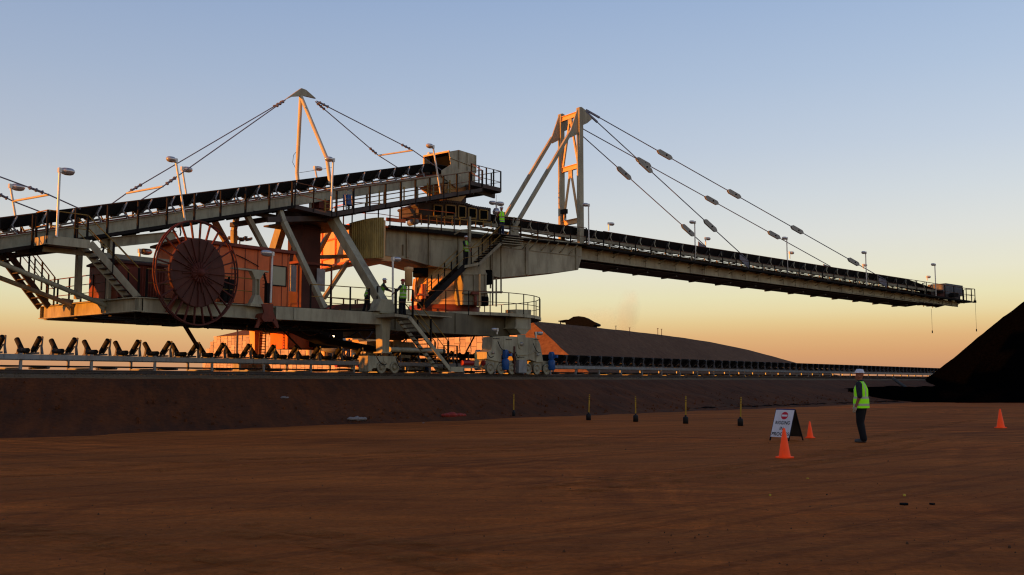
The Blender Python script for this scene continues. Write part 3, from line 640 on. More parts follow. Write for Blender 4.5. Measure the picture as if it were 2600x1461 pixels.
b.hexa(B_ + A_, 0); b.rb(4.3, 5.1, -.4, .4, zv - .9, zv + .02, 0); b.build('discharge_chute', 'lit', st)
# mast with its stays
hdp = T(zC(735, 105), 0); fr = T(zC(990, 890), -1); fl = T(zC(710, 890), 1); kr = T(zC(962, 700), -.93); kl = T(zC(700, 820), .95)
b = MB(); mast = MB().prism([T(zC(735, 85), 0) - N * .06, T(zC(775, 100), 0) - N * .06, T(zC(860, 175), 0) - N * .06, T(zC(760, 152), 0) - N * .06, T(zC(655, 158), 0) - N * .06, T(zC(585, 190), 0) - N * .06, T(zC(690, 115), 0) - N * .06], N * .12).build('stay_mast', 'beige', st, hdp)
for foot, kn in ((fr, kr), (fl, kl)):
    b = MB(); b.tube(hdp - Z * .3, kn, .10, 0, 12); b.tube(kn, foot - Z * .15, .10, 0, 12); b.build('leg', 'pale', mast)
b = MB(); b.tube(T(zC(712, 822), .95), T(zC(1010, 775), -.95), .012, 0, 5); b.path([kl + Z * 1.2, kl + Z * .9 - U * .25, kl + Z * .5 - U * .3, kl + Z * .1], .012); b.build('wire', 'dark', mast)
sk1 = T(zC(870, 195), -.1); sk2 = T(zC(860, 200), .1); sl1 = T(zC(600, 185), -.1); sl2 = T(zC(590, 190), .1)
for (a, sp_, ft) in ((sk1, T(zC(1710, 625), -.9), T(zC(1960, 800), -.9)), (sk2, T(zC(1410, 670), .9), T(zC(1600, 790), .9)),
                     (sl1, T(zA(1640, 372), -.9), T(zA(1400, 520), -.9)), (sl2, T(zA(1275, 440), .9), T(zA(1100, 565), .9)),
                     (T(zA(0, 275), -.9) + (T(zA(0, 275), -.9) - T(zA(490, 455), -.9)) * 2, T(zA(490, 455), -.9), T(zA(810, 600), -.9)),
                     (T(zA(0, 455), .9) + (T(zA(0, 455), .9) - T(zA(130, 520), .9)) * 5, T(zA(130, 520), .9), T(zA(440, 640), .9))):
    b = MB(); b.tube(a, sp_, .028, 0, 6); b.tube(sp_, ft, .028, 0, 6); d = (sp_ - a).normalized()
    for c in (sp_ - d * .55, a + d * .45):
        b.tube(c - d * .3, c + d * .3, .05, 0, 6)
        for q in range(3): b.tube(c - d * (.25 - .25 * q), c - d * (.20 - .25 * q), .085, 0, 6)
    b.build('stay_cable', 'rod', st, sp_)
for a, c in ((T(zC(1710, 625), -.9), T(zC(1410, 670), .9)), (T(zA(1640, 372), -.9), T(zA(1275, 440), .9)), (T(zA(490, 455), -.9), T(zA(130, 520), .9))):
    MB().tube(a, c, .05, 0, 8).build('spreader_bar', 'pale', st, a)
# --- tower: chute column, struts
zc_ = sz(T(zD(1040, 350), -.6))[2]
b = MB(); b.rb(-6.95, -5.75, -.55, .6, 4.95, zc_); b.rb(-7.0, -5.7, -.62, .66, zc_ - .5, zc_ - .42); tw = b.build('chute_column', 'maroon', st)
b = MB(); zq = sz(T(zD(1000, 870), -.8))[2]
b.rb(-7.4, -5.2, -.85, -.80, zq - .06, zq + .06); b.rb(-7.4, -7.3, -.85, .9, zq - .06, zq + .06)
for s in (-7.4, -5.25): b.rb(s, s + .07, -.86, -.79, 5, zq)
b.build('frame', 'redbox', tw)
for a, c in ((865, 935), (1190, 1275)):
    b = MB(); p = T(zD(a, 900 if a < 1000 else 940), -.75); q = T(zD(c, 1280), -.75); n = 14; rows = []
    for i in range(n + 1): rows.append([Vector((p.x + (q.x - p.x) * i / n, p.y + (q.y - p.y) * i / n, z)) + N * .05 * math.sin(i * 2.1) for z in (p.z, q.z + .25)])
    b.strip(rows); b.build('curtain', 'sheet', tw)
zpf = sz(T(zD(900, 330), -1.9))[2]
b = MB(); b.rb(-9.6, -9.4, -1.9, 1.9, zpf - .25, zpf - .02); b.beam(T(zD(600, 365), -1.9), T(zD(1450, 345), -1.9), .12, .26, 0); b.beam(T(zD(430, 285), -1.0), T(zD(900, 375), -1.5), .1, .22, 0)
b.rb(-7.6, -4.2, -1.8, 1.8, zpf - .02, zpf + .06); b.rb(-7.3, -5.2, -1.2, 1.2, zpf + .06, zpf + .75); b.build('tower_platform', ['under'], st)
b = MB(); b.box(T(zD(1215, 225), -.9), U * .9, N * .8, Z * .7); b.build('motor', 'redbox', st)
def strut(p, q, w, h, m='beige', nm='strut'): return MB().beam(p, q, w, h, 0, up=N).build(nm, m, st, q)
def both(p, q, w, h, m='beige', nm='strut'):
    o = strut(p, q, w, h, m, nm); mir = lambda v: v - N * (2 * sz(v)[1]); strut(mir(p), mir(q), w, h, m, nm)
LT = T(zG(330, 440), -5)
both(T(zD(1370, 350), -2.0), LT + Z * .1, .42, .46)
b = MB(); p_ = T(zG(300, 480), -5.1); b.prism([W(-6.25, -5.28, 4.95), W(-4.75, -5.28, 4.95), W(-5.2, -5.28, 5.55), W(-5.9, -5.28, 5.55)], N * .56); b.build('gusset', 'beige', st)
both(T(zD(745, 240), -1.7), T(zD(800, 400), -2.0), .22, .22)
both(T(zD(800, 400), -2.0), T(zD(1280, 1420), -3.6), .24, .26)
both(T(zD(360, 315), -1.3), T(zD(560, 690), -1.3) + (T(zD(560, 690), -1.3) - T(zD(360, 315), -1.3)) * .85, .24, .22)
strut(T(zD(1370, 440), 1.6), T(zD(1190, 790), 1.6), .2, .2, 'beige_d'); strut(T(zD(1560, 860), .5), T(zD(1270, 1300), .5), .2, .2, 'beige_d')
strut(T(zD(1190, 810), .3), T(zD(1600, 800), .3), .2, .22, 'beige_d')
# --- lower deck and portal
b = MB()
b.ibeam(W(-17.9, -4, 4.62), W(-17.9, 4, 4.62), .34, .58, 0, tf=.04)
for t in (-3.9, -1.3, 1.2, 3.9): b.beam(W(-17.9, t, 4.36), W(-17.9, t, 4.86), .3, .03, 0, up=N); b.beam(W(-18.05, t, 4.62), W(-17.92, t, 4.62), .03, .5, 0)
for t in (-4, 4): b.ibeam(W(-17.75, t, 4.60), W(-11.0, t, 4.60), .3, .6, 0, tf=.04)
b.beam(W(-11.3, -4, 4.62), W(-5.6, -5, 4.60), .36, .58, 0); b.beam(W(-11.3, 4, 4.62), W(-5.6, 5, 4.60), .36, .58, 0)
for t in (-1.4, 1.4): b.ibeam(W(-17.7, t, 4.5), W(-5, t, 4.5), .25, .5, 1)
s = -17
while s < -5.5: b.ibeam(W(s, -3.9, 4.62), W(s, 3.9, 4.62), .2, .36, 1); s += 1.9
for s in (-11.3, -10.4): b.beam(W(s, -4.24 if s < -11 else -4.36, 4.34), W(s, -4.24 if s < -11 else -4.36, 4.88), .14, .03, 0, up=N)
dk = b.build('deck_frame', ['beige', 'under'], st)
b = MB(); b.rb(-17.9, -11.2, -3.95, 3.95, 4.905, 4.95); b.prism([W(-11.2, -3.95, 4.905), W(-5.2, -4.9, 4.905), W(-5.2, 4.9, 4.905), W(-11.2, 3.95, 4.905)], Z * .045); b.build('floor_plate', 'dark', dk)
b = MB(); r_ = [T(p, -3.4) for p in (zB(920, 725), zB(960, 745), zB(1300, 765), zB(1850, 810), zB(2576, 862), zE(700, 735), zE(1500, 752))]
b.path(r_, .035); b.path([p + Z * .09 + N * .2 for p in r_[1:]], .03)
for p in (zB(1360, 775), zB(1500, 790), zB(1700, 800), zB(1770, 800), zE(130, 705), zE(300, 715), zE(600, 725), zE(820, 735)):
    v = T(p, -3.4); b.beam(v - Z * .08, Vector((v.x, v.y, 4.35)), .06, .05)
for p in (zB(1310, 790), zB(1420, 810), zB(1680, 825), zB(1930, 840), zE(150, 715)):
    v = T(p, -3.4); b.box(v, U * .55, N * .4, Z * .09)
b.lathe(T(zB(1440, 765), -3.3), [(.01, -.12), (.13, -.12), (.13, .12), (.01, .12)], axis=N)
for p in (zB(1038, 765),): v = T(p, -3.4); b.path([v + U * .1 * math.cos(a) + Z * .12 * math.sin(a) for a in [i * .7 for i in range(10)]], .012)
for p, q in ((zE(1350, 690), zE(1600, 720)), (zE(1600, 720), zE(2120, 700)), (zE(1500, 755), zE(2100, 742))): b.tube(T(p, -2.5), T(q, -2.5), .05)
b.build('cable_rack', 'dark', dk)
b = MB(); b.beam(T(zB(1850, 805), -3.0), T(zB(1995, 1045), -1.0), .10, .16); b.build('plough_arm', 'dark', st)
b = MB(); a = T(zB(2440, 840), 2); b.rb(-12.5, -8, -1, 1, 4.1, 4.35); b.build('under_tray', 'dark', dk)
# portal ring beams, legs, kingposts
b = MB(); zlo = 4.12; zhi = 5.22
for t in (-4.25, 4.25): b.beam(W(-4.9, t, (zlo + zhi) / 2), W(5.0, t, (zlo + zhi) / 2), .5, zhi - zlo)
for s in (-5.1, 5.5): b.beam(W(s, -4.6, (zlo + zhi) / 2 + .06), W(s, 4.6, (zlo + zhi) / 2 + .06), .5, zhi - zlo - .1)
for s in (-4.2, .3): b.rb(s, s + .05, -4.56, -4.50, zlo, zhi)
b.rb(-4.9, 5.2, -4.65, -3.9, zlo - .03, zlo)
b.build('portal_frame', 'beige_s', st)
def leg_left(t, m):
    b = MB(); q = 1 if t < 0 else -1
    b.taper(W(-5.5, t, 4.95), W(-5.5, t, 2.95), .5, .6, .42, .44, 0, up=U)
    b.rb(-5.95, -5.05, t - .3, t + .3, 4.86, 4.96); b.rb(-5.85, -5.15, t - .28, t + .28, 2.92, 2.98); b.build('leg', m, st, W(-5.5, t, 2.9))
leg_left(-5, 'beige'); leg_left(5, 'lit')  # far leg is painted in the sunlit tone
b = MB(); b.tube(T(zG(415, 970), -4.6), T(zG(830, 985), -4.6) + U * 1.5, .13, 0, 12); b.build('tie_tube', 'beige', st)
def wheel(b, s, t, r=.27, mi=1):
    c = W(s, t, 1.97 + r); b.lathe(c - N * .07, [(.01, -.05), (r * .35, -.05), (r * .35, 0), (r * .8, 0), (r * .82, -.03), (r * 1.12, -.03), (r * 1.12, .02), (r, .03), (r, .16), (.01, .16)], mi, 24, N)
def bogie_small(t):
    b = MB(); P_ = lambda x, y: T(zG(x, y), -5.35) - N * 0; poly = [zG(160, 1055), zG(245, 1060), zG(385, 1060), zG(500, 1062), zG(500, 1230), zG(385, 1190), zG(230, 1190), zG(160, 1232)]
    pp = [T(p, -5.32) + N * (t + 5) for p in poly]; b.prism(pp, N * .04); b.prism([p + N * .60 for p in pp], N * .04)
    b.prism([pp[0], pp[3], pp[3] + N * .64, pp[0] + N * .64], Z * .04); b.prism([pp[0], pp[7], pp[7] + N * .64, pp[0] + N * .64], U * .03); b.prism([pp[3], pp[4], pp[4] + N * .64, pp[3] + N * .64], U * .03)
    b.prism([T(p, -5.36) + N * (t + 5) for p in (zG(345, 1055), zG(400, 1055), zG(395, 1110), zG(370, 1128), zG(350, 1110))], N * .04)
    b.rb(-6.6, -6.42, t - .25, t + .2, 2.05, 2.45)
    bg_ = b.build('bogie', 'beige', st, W(-5.5, t, 2.5))
    for x in (285, 440):
        s = sz(T(zG(x, 1200), -5.15))[0]; w = MB(); wheel(w, s, t - .28, .26, 0); w.lathe(W(s, t - .36, 2.25), [(.16, -.05), (.15, .0)], 0, 14, N); w.build('wheel', 'beige_d', bg_, W(s, t, 2.2))
bogie_small(-5); bogie_small(5)
def bogie_big(t):
    d = N * (t + 5); tt = -5.35
    # kingpost box and trunnion
    b = MB(); b.prism([T(zG(x, y), tt) + d for x, y in ((1912, 495), (2095, 500), (2092, 715), (2030, 790), (1975, 790), (1912, 715))], N * .75)
    b.rb(sz(T(zG(1905, 720), -5.4))[0], sz(T(zG(2098, 720), -5.4))[0], t - .38, t + .45, sz(T(zG(2000, 722), -5.4))[2] - .03, sz(T(zG(2000, 722), -5.4))[2] + .03)
    b.build('kingpost', 'beige', st, W(5.6, t, 4.4))
    b = MB(); main = [(1640, 820), (1780, 812), (2165, 835), (2200, 900), (2240, 1118), (2165, 1120), (2085, 1090), (1925, 1100), (1905, 1030), (1830, 985), (1745, 1030), (1740, 1120), (1570, 1085), (1570, 1000), (1625, 975)]
    m1 = [T(zG(x, y), tt) + d for x, y in main]; b.prism(m1, N * .7)
    b.prism([T(zG(x, y), tt - .05) + d for x, y in ((1940, 795), (2030, 795), (2030, 900), (1990, 965), (1960, 960), (1942, 900))], N * .06)
    b.prism([T(zG(x, y), tt - .05) + d for x, y in ((1925, 1022), (2035, 1025), (2155, 985), (2155, 1000), (2035, 1040), (1925, 1036))], N * .05)
    b.prism([T(zG(x, y), tt - .03) + d for x, y in ((1775, 818), (1782, 818), (1782, 1010), (1775, 1010))], N * .02); b.prism([T(zG(x, y), tt - .03) + d for x, y in ((2155, 840), (2163, 840), (2163, 1115), (2155, 1115))], N * .02)
    bg_ = b.build('bogie', 'beige', st, W(5.6, t, 2.6))
    for x, y, r in ((1985, 905, .12), (2180, 1035, .08), (1650, 1010, .07)): MB().lathe(T(zG(x, y), tt - .1) + d, [(.01, -.03), (r, -.03), (r, .1)], 0, 16, N).build('pin', 'wheel', bg_)
    for i, (x0, x1) in enumerate(((1540, 1740), (1790, 1900), (1960, 2080), (2105, 2250))):
        b = MB(); s0_ = sz(T(zG(x0 + 25, 1190), -5.3))[0]; s1_ = sz(T(zG(x1 - 25, 1190), -5.3))[0]; b.rb(s0_, s1_, t - .27, t + .3, 2.2, 2.72)
        b.lathe(W((s0_ + s1_) / 2, t - .3, 2.45), [(.01, -.02), (.13, -.02), (.13, .05)], 0, 14, N); b.build('axle_box', 'beige', bg_, W(s0_, t, 2.3))
    for x in (1590, 1715, 1845, 2035, 2140, 2255):
        s = sz(T(zG(x, 1200), -5.2))[0]; w = MB(); wheel(w, s, t - .26, .28, 0); w.build('wheel', 'beige_d', bg_, W(s, t, 2.2))
    for x, top in ((1790, 975), (2338, 1000), (1465, 975)):
        off = -.45 if x != 1465 else .5; c = T(zG(x, 1215), -5 + off) + d; h = sz(T(zG(x, top), -5 + off))[2] - c.z; k = 1 if x != 1465 else .8
        b = MB(); b.lathe(c, [(.01, 0), (.16, 0), (.21, .06), (.21, .48 * h), (.19, .52 * h), (.12, .55 * h), (.13, .58 * h), (.155, .6 * h), (.155, .95 * h), (.13, h), (.01, h)], 0, 16)
        for a in range(8): v = Vector((math.cos(a * .785), math.sin(a * .785), 0)); b.beam(c + v * .165 + Z * .62 * h, c + v * .165 + Z * .92 * h, .02, .03, 0)
        b.box(c + U * .1 - N * .3 + Z * .68 * h, U * .14, N * .2, Z * .16, 0)
        b.build('drive_motor', 'blue', bg_, c)
    for x0, x1 in ((1275, 1400), (1522, 1640)):
        a = T(zG(x0, 1130), -5.1) + d; c = T(zG(x1, 1130), -5.1) + d; MB().tube(a, c, .14, 0, 14).build('drive_motor', 'motor_red', bg_, a)
        b = MB(); b.beam(c, c + U * .35, .3, .36); b.beam(a - Z * .25, c + U * .3 - Z * .25, .2, .08); b.build('gearbox', 'beige_d', bg_, c)
    b = MB(); p = T(zG(1952, 1245), -5.5) + d; b.box(p, U * .7, N * .3, Z * .72); b.build('control_box', 'galv', bg_, p)
    b = MB(); b.rb(7.2, 8.2, t - .2, t + .3, 2.2, 2.75); b.build('buffer', 'beige_d', bg_)
    b = MB(); b.box(T(zG(1895, 1250), -5.4) + d, U * .1, N * .1, Z * 1.5); b.build('stanchion', 'maroon', bg_)
bogie_big(-5); bogie_big(5)
for x, y in ((1690, 790), (2150, 830)):
    v = T(zG(x, y), -5.1); lamp(v, v + Z * .28, (-U if x < 2000 else U * .6 - N * .3), st, .9)
# --- ring deck
RD = 5.6; zr = 5.36; ang = [i * 2 * math.pi / 28 for i in range(29)]; dirv = lambda a: Vector((math.cos(a), math.sin(a), 0))
b = MB(); b.lathe(C0, [(RD - .3, zr), (RD, zr), (RD, zr - .17), (RD - .15, zr - .17)], 0, 28, smooth=False); b.lathe(C0, [(1.5, zr - .01), (RD - .2, zr - .01), (RD - .2, zr - .15), (1.5, zr - .15)], 1, 28, smooth=False)
b.lathe(C0, [(3.9, zr - .2), (3.9, 4.4), (1.6, 4.4)], 1, 28, smooth=False); b.build('ring_deck', ['beige', 'under'], st, C0 + Z * zr)
pts = [C0 + dirv(a) * (RD - .05) + Z * zr for a in ang]
aN = math.atan2(-N.y, -N.x)
path = [C0 + dirv(aN + R(a)) * (RD - .05) + Z * zr for a in range(-62, 185, 13)]
handrail(path, 1.14, 1.26, st, drop=.2, pw=.06, mids=(.5,), mr='rail')
handrail([C0 + dirv(aN + R(a)) * (RD - .05) + Z * zr for a in range(185, 230, 15)], 1.14, 1.3, st, posts=False)
# machinery on the slewing part: drum, gearbox tower
b = MB(); b.lathe(C0 - BD * .3, [(1.95, zr + .1), (1.95, zr + .95), (1.85, zr + 1.0), (1.75, 7.75), (1.5, 7.95), (1.5, 8.3)], 0, 36)
for a in range(0, 360, 30): v = dirv(R(a)); b.beam(C0 - BD * .3 + v * 1.92 + Z * (zr + 1), C0 - BD * .3 + v * 1.78 + Z * 7.7, .03, .14, 0, up=v)
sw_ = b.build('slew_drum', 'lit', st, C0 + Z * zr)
MB().lathe(C0 - BD * .3, [(2.05, zr), (2.15, zr + .08), (2.15, zr + .62), (2.0, zr + .66)], 0, 36).build('slew_ring', 'redbox', sw_)
b = MB(); b.prism([Q(zF(x, y), -2.7) for x, y in ((1045, 1000), (1080, 955), (1130, 920), (1290, 880), (1335, 1010), (1335, 1200), (1360, 1300), (1360, 1375), (1045, 1375))], BM * 1.3)
for x in (1060, 1185, 1320): b.beam(Q(zF(x, 1010), -2.74), Q(zF(x, 1370), -2.74), .07, .07, 0, up=BM)
b.beam(Q(zF(1045, 1012), -2.74), Q(zF(1335, 1012), -2.74), .06, .08, 0, up=BM); b.beam(Q(zF(1045, 1235), -2.76), Q(zF(1510, 1225), -2.76), .1, .28, 0, up=BM)
tb = b.build('gearbox_tower', 'beige_d', st, Q(zF(1200, 1375), -2.7))
b = MB(); b.lathe(Q(zF(1250, 1010), -2.9), [(.06, 0), (.06, -2.0)], 0, 8); b.build('pipe', 'lit', tb)
b = MB(); b.box(Q(zF(1165, 1250), -3.1), BD * .45, BM * .3, Z * .16); b.lathe(Q(zF(1200, 1385), -3.0), [(.01, 0), (.1, 0), (.1, .55), (.01, .6)], 0, 10); b.build('slew_motor', 'redbox', tb)
MB().box(Q(zF(1340, 1130), -2.4), BD * .35, BM * .5, Z * .85).build('gearbox', 'black', tb); MB().box(Q(zF(1285, 1385), -2.8), BD * .4, BM * .4, Z * .55).build('gearbox', 'black', tb); MB().lathe(Q(zF(550, 1045), -1.0), [(.01, 0), (.45, 0), (.45, .5), (.01, .5)], 0, 16).build('gearbox', 'black', tb)
b = MB()
for x, y0, y1 in ((1405, 700, 1385), (1505, 680, 1240), (1448, 1060, 1395), (1380, 1060, 1180)): b.tube(Q(zF(x, y0), -2.0), Q(zF(x, y1), -2.0), .05, 0, 8)
b.build('pipe', 'beige_d', st)
b = MB(); v = T(zF(408, 1150), -4.2); b.lathe(v, [(.01, 0), (.2, 0), (.2, .75), (.24, .8), (.24, .95), (.01, 1.0)], 0, 16); b.tube(v - Z * .8, v, .05); b.build('hydraulic_tank', 'lit', st, v)
b = MB()
for i, (x, y, w, h) in enumerate(((540, 1260, .7, .1), (600, 1300, .1, .8), (480, 1330, .5, .12))): b.box(T(zF(x, y), -3.2), U * w, N * .3, Z * h)
b.build('hydraulic_unit', 'orange', st)
# --- boom root girder, counterweight, boom
bodyn = [(150, 440), (660, 450), (1000, 480), (1600, 555), (2460, 640), (2462, 800), (2420, 962), (2170, 990), (1500, 1052), (1240, 1000), (1000, 960), (670, 912), (400, 835), (130, 790)]
b = MB(); pn = [Q(zF(x, y), -1.6) for x, y in bodyn]; b.prism(pn, BM * 3.2)
boom = b.build('boom_root', ['beige'], st, pn[0])
for (x, y0, y1, w) in ((395, 470, 815, .14), (655, 480, 905, .1), (1390, 640, 1030, .1), (1810, 660, 1010, .2), (2400, 690, 960, .12), (345, 660, 790, .06), (1000, 500, 930, .08)): MB().beam(Q(zF(x, y0), -1.65), Q(zF(x, y1), -1.65), w, .1, 0, up=BM).build('stiffener', 'beige_d', boom)
b = MB(); b.beam(Q(zF(680, 592), -1.62), Q(zF(930, 612), -1.62), .04, .04, 0, up=BM); b.build('seam', 'beige_d', boom); b = MB(); b.beam(Q(zF(1510, 690), -1.62), Q(zF(2450, 803), -1.62), .04, .05, 0, up=BM); b.build('seam', 'beige_d', boom)
for x, y in ((1660, 640), (1800, 655), (1880, 660), (2020, 675), (2130, 690), (2240, 700), (2350, 715)): MB().beam(Q(zF(x - 40, y + 60), -1.62), Q(zF(x + 60, y - 50), -2.1), .06, .06, 0, up=BM).build('bracket', 'beige_d', boom)
b = MB(); tz = 8.0; b.bb(-7.45, -6.6, -4.4, 4.4, 7.98, 10.08); b.bb(-6.7, -4.6, -1.55, 1.55, 8.3, 10.0)
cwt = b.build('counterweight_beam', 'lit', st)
b = MB(); l0 = -7.53
for w in (-3.0, -.2, 1.6, 4.3): b.bb(l0, l0 + .12, w, w + .10, 7.98, 10.08)
b.bb(l0 - .02, l0 + .12, -4.4, 4.4, 8.0, 8.1); b.bb(l0 - .02, l0 + .12, -.2, 1.7, 8.45, 8.53); b.bb(l0, l0 + .12, -2.0, 1.7, 9.5, 9.58)
b.bb(l0 - .1, l0, -2.6, -2.3, 9.3, 9.6); b.build('rib', 'orange', cwt)
b = MB(); rows = []
pA = zD(1600, 400); n = 34
for i in range(n + 1):
    f_ = i / n; x = 1598 + (1985 - 1598) * f_; yt = 400 - 62 * math.sin(f_ * 1.7); yb = 835 - 20 * f_; w = -4.5 - .35 * math.sin(f_ * 3.14)
    r1 = Q(zD(x, yt), w - (.07 if (i // 1) % 2 else 0)); r2 = Q(zD(x, yb), w - (.07 if (i // 1) % 2 else 0)); rows += [[r1, r2]]
b.strip(rows); b.prism([Q(zD(1600, 400), -4.45), Q(zD(1985, 345), -4.45), Q(zD(1985, 812), -4.45), Q(zD(1600, 832), -4.45)], BM * .25)
b.build('counterweight', 'slat', st, rows[0][1])
# top deck on the root with rails and the transfer hood
zw = lambda l: 10.63 - .0346 * l
b = MB(); b.bb(-5.2, 1.2, -2.1, 2.1, 10.12, 10.2); b.bb(-5.2, 1.2, -2.14, -2.04, 10.05, 10.25); b.prism([BW(1.2, -2.1, 10.2), BW(9.4, -2.1, zw(9.4) - .06), BW(9.4, 2.1, zw(9.4) - .06), BW(1.2, 2.1, 10.2)], Z * .06)
b.beam(BW(1.2, -2.1, 10.22), BW(9.6, -1.65, zw(9.6)), .05, .16); b.build('top_deck', 'dark', boom)
b = MB(); top = [(530, 190), (640, 148), (900, 150), (1060, 168), (1200, 215), (1385, 242), (1388, 375), (1150, 372), (700, 335), (530, 300)]
pt = [Q(zF(x, y), -1.25) for x, y in top]; b.prism([p + BM * .02 for p in pt], BM * 2.4); th_ = b.build('transfer_hood', 'under', boom, pt[0])
b = MB(); pr = [Q(zF(x, y), -1.35) for x, y in top[:6]]
for a, c in zip(pr, pr[1:]):
    n = max(1, round((c - a).length / .16))
    for i in range(n): p = a.lerp(c, (i + .5) / n); b.tube(p, p + BM * 2.6, .09, 0, 6)
b.build('roof_sheet', 'under', th_)
for x0, x1, y0, y1 in ((710, 805, 190, 318), (850, 965, 190, 325), (1000, 1085, 200, 340), (1120, 1210, 225, 350), (1250, 1345, 245, 365)):
    b = MB(); v = [Q(zF(x, y), -1.29) for x, y in ((x0, y0), (x1, y0 + 12), (x1, y1), (x0, y1))]
    for a, c in zip(v, v[1:] + v[:1]): b.beam(a, c, .07, .06, 0, up=BM)
    o = b.build('panel_frame', 'yellow', th_, v[0]); MB().prism([p + BM * .02 for p in v], BM * .01).build('panel', 'black', o, v[0])
b = MB(); b.beam(Q(zF(620, 320), -1.4), Q(zF(1380, 400), -1.4), .06, .1, 0, up=BM); b.beam(Q(zF(330, 300), -1.5), Q(zF(560, 290), -1.5), .05, .06, 0, up=BM)
for x in range(560, 1400, 92): b.beam(Q(zF(x, 300 + (x - 560) * .1), -1.4), Q(zF(x, 425 + (x - 560) * .04), -1.4), .05, .05, 0, up=BM)
b.build('skirt_frame', 'yellow', th_)
b = MB(); b.lathe(Q(zF(500, 385), -1.5), [(.01, 0), (.18, 0), (.18, .8), (.01, .8)], 0, 18, BM); b.build('tail_pulley', 'galv', boom)
pa = [BW(-6.9, 2.2, 10.3), BW(-7.3, .4, 10.3), BW(-7.2, -1.6, 10.25), BW(-6.0, -2.4, 10.2), BW(-4.4, -2.1, 10.2), BW(-.9, -2.1, 10.2)]
handrail(pa, 1.15, .85, boom, mr='orange', mp='under', pw=.05)
b = MB(); b.prism([BW(-7.2, 2.2, 10.12), BW(-7.4, -1.6, 10.12), BW(-6.1, -2.45, 10.12), BW(-5.2, -2.1, 10.12), BW(-5.2, 2.2, 10.12)], Z * .08); b.box(Q(zF(150, 380), -2.2), BD * 1.2, BM * .1, Z * .2); b.build('landing', 'orange', boom)
# boom proper
LE = 53.0; zg = lambda l: 10.46 - .0297 * (l - 0) - .0; zgb = lambda l: 9.78 - .0297 * l
b = MB()
for w in (-.9, .9):
    b.hexa([BW(9.3, w - .02, zgb(9.3)), BW(LE, w - .02, zgb(LE) + .1), BW(LE, w + .02, zgb(LE) + .1), BW(9.3, w + .02, zgb(9.3)), BW(9.3, w - .02, zw(9.3) - .12), BW(LE, w - .02, zw(LE) - .12), BW(LE, w + .02, zw(LE) - .12), BW(9.3, w + .02, zw(9.3) - .12)])
    b.beam(BW(9.3, w, zgb(9.3)), BW(LE - 6, w, zgb(LE - 6)), .26, .05, 0); b.beam(BW(9.3, w, zw(9.3) - .12), BW(LE, w, zw(LE) - .12), .26, .05, 0)
    l = 11.
    while l < LE: b.beam(BW(l, w + (-.05 if w < 0 else .05), zgb(l)), BW(l, w + (-.05 if w < 0 else .05), zw(l) - .12), .09, .03, 0, up=BM); l += 1.42
bm = b.build('boom', 'beige', st, BW(9.3, 0, 10))
b = MB(); l = 10.
while l < LE - 1: b.beam(BW(l, -.9, zgb(l) + .1), BW(l, .9, zgb(l) + .1), .12, .14, 0); b.beam(BW(l, -.9, zgb(l) + .08), BW(l + 1.4, .9, zgb(l + 1.4) + .08), .08, .08, 0); l += 1.42
b.prism([BW(9.4, -.86, zgb(9.4) + .22), BW(LE - 1, -.86, zgb(LE - 1) + .22), BW(LE - 1, .86, zgb(LE - 1) + .22), BW(9.4, .86, zgb(9.4) + .22)], Z * .02)
b.prism([BW(9.6, -.75, zgb(9.6) - .16), BW(LE - 5, -.75, zgb(LE - 5) - .10), BW(LE - 5, .95, zgb(LE - 5) - .22), BW(9.6, .95, zgb(9.6) - .28)], Z * .02)
b.build('cross_bracing', 'under', bm)
b = MB(); l = 11.; l1 = 13.0; b.tube(BW(l1, -.55, zgb(l1) - .26), BW(l1, .98, zgb(l1) - .30), .06, 0, 8); b.beam(BW(l1, .75, zgb(l1) - .32), BW(l1 + .3, .75, zgb(l1) - .26), .5, .09, 1)
o = b.build('return_roller', ['roller', 'redbox'], bm, BW(l1, 0, zgb(l1))); rep(o, [(BD - Z * .0297) * (2.75 * i) for i in range(1, 13)])
for k in (-1, 1):
    b = MB(); b.prism([BW(9.4, k * .98, zw(9.4) - .07), BW(LE + 1, k * .98, zw(LE + 1) - .07), BW(LE + 1, k * 1.65, zw(LE + 1) - .07), BW(9.4, k * 1.65, zw(9.4) - .07)], Z * .05); b.beam(BW(9.4, k * 1.66, zw(9.4) - .04), BW(LE + 1, k * 1.66, zw(LE + 1) - .04), .04, .13)
    l = 10.86
    while l < LE: b.beam(BW(l, k * .95, zw(l) - .12), BW(l, k * 1.64, zw(l) - .12), .07, .08, 0); b.beam(BW(l, k * .93, zw(l) - .42), BW(l, k * 1.62, zw(l) - .12), .06, .05, 1); l += 1.4
    b.build('walkway', ['dark', 'beige_d'], bm)
hr = handrail([BW(10.86, -1.64, zw(10.86)), BW(54.2, -1.64, zw(54.2))], 1.10, 1.4, bm, drop=.1, pw=.055, mids=(.5,), r=.028)
handrail([BW(2.6, -2.05, 10.22), BW(9.4, -1.66, zw(9.4))], 1.14, 1.4, bm, drop=.1, pw=.06)
handrail([BW(10.86, 1.64, zw(10.86)), BW(54.2, 1.64, zw(54.2))], .9, 1.4, bm, posts=False, mids=(.5,), r=.028)
b = MB()
for w in (-.86, .86): b.hexa([BW(1.9, w - .03, zw(1.9) + .50), BW(50.5, w - .03, zw(50.5) + .50), BW(50.5, w + .03, zw(50.5) + .50), BW(1.9, w + .03, zw(1.9) + .50), BW(1.9, w - .03, zw(1.9) + .68), BW(50.5, w - .03, zw(50.5) + .68), BW(50.5, w + .03, zw(50.5) + .68), BW(1.9, w + .03, zw(1.9) + .68)])
l = 10.2; i = 0
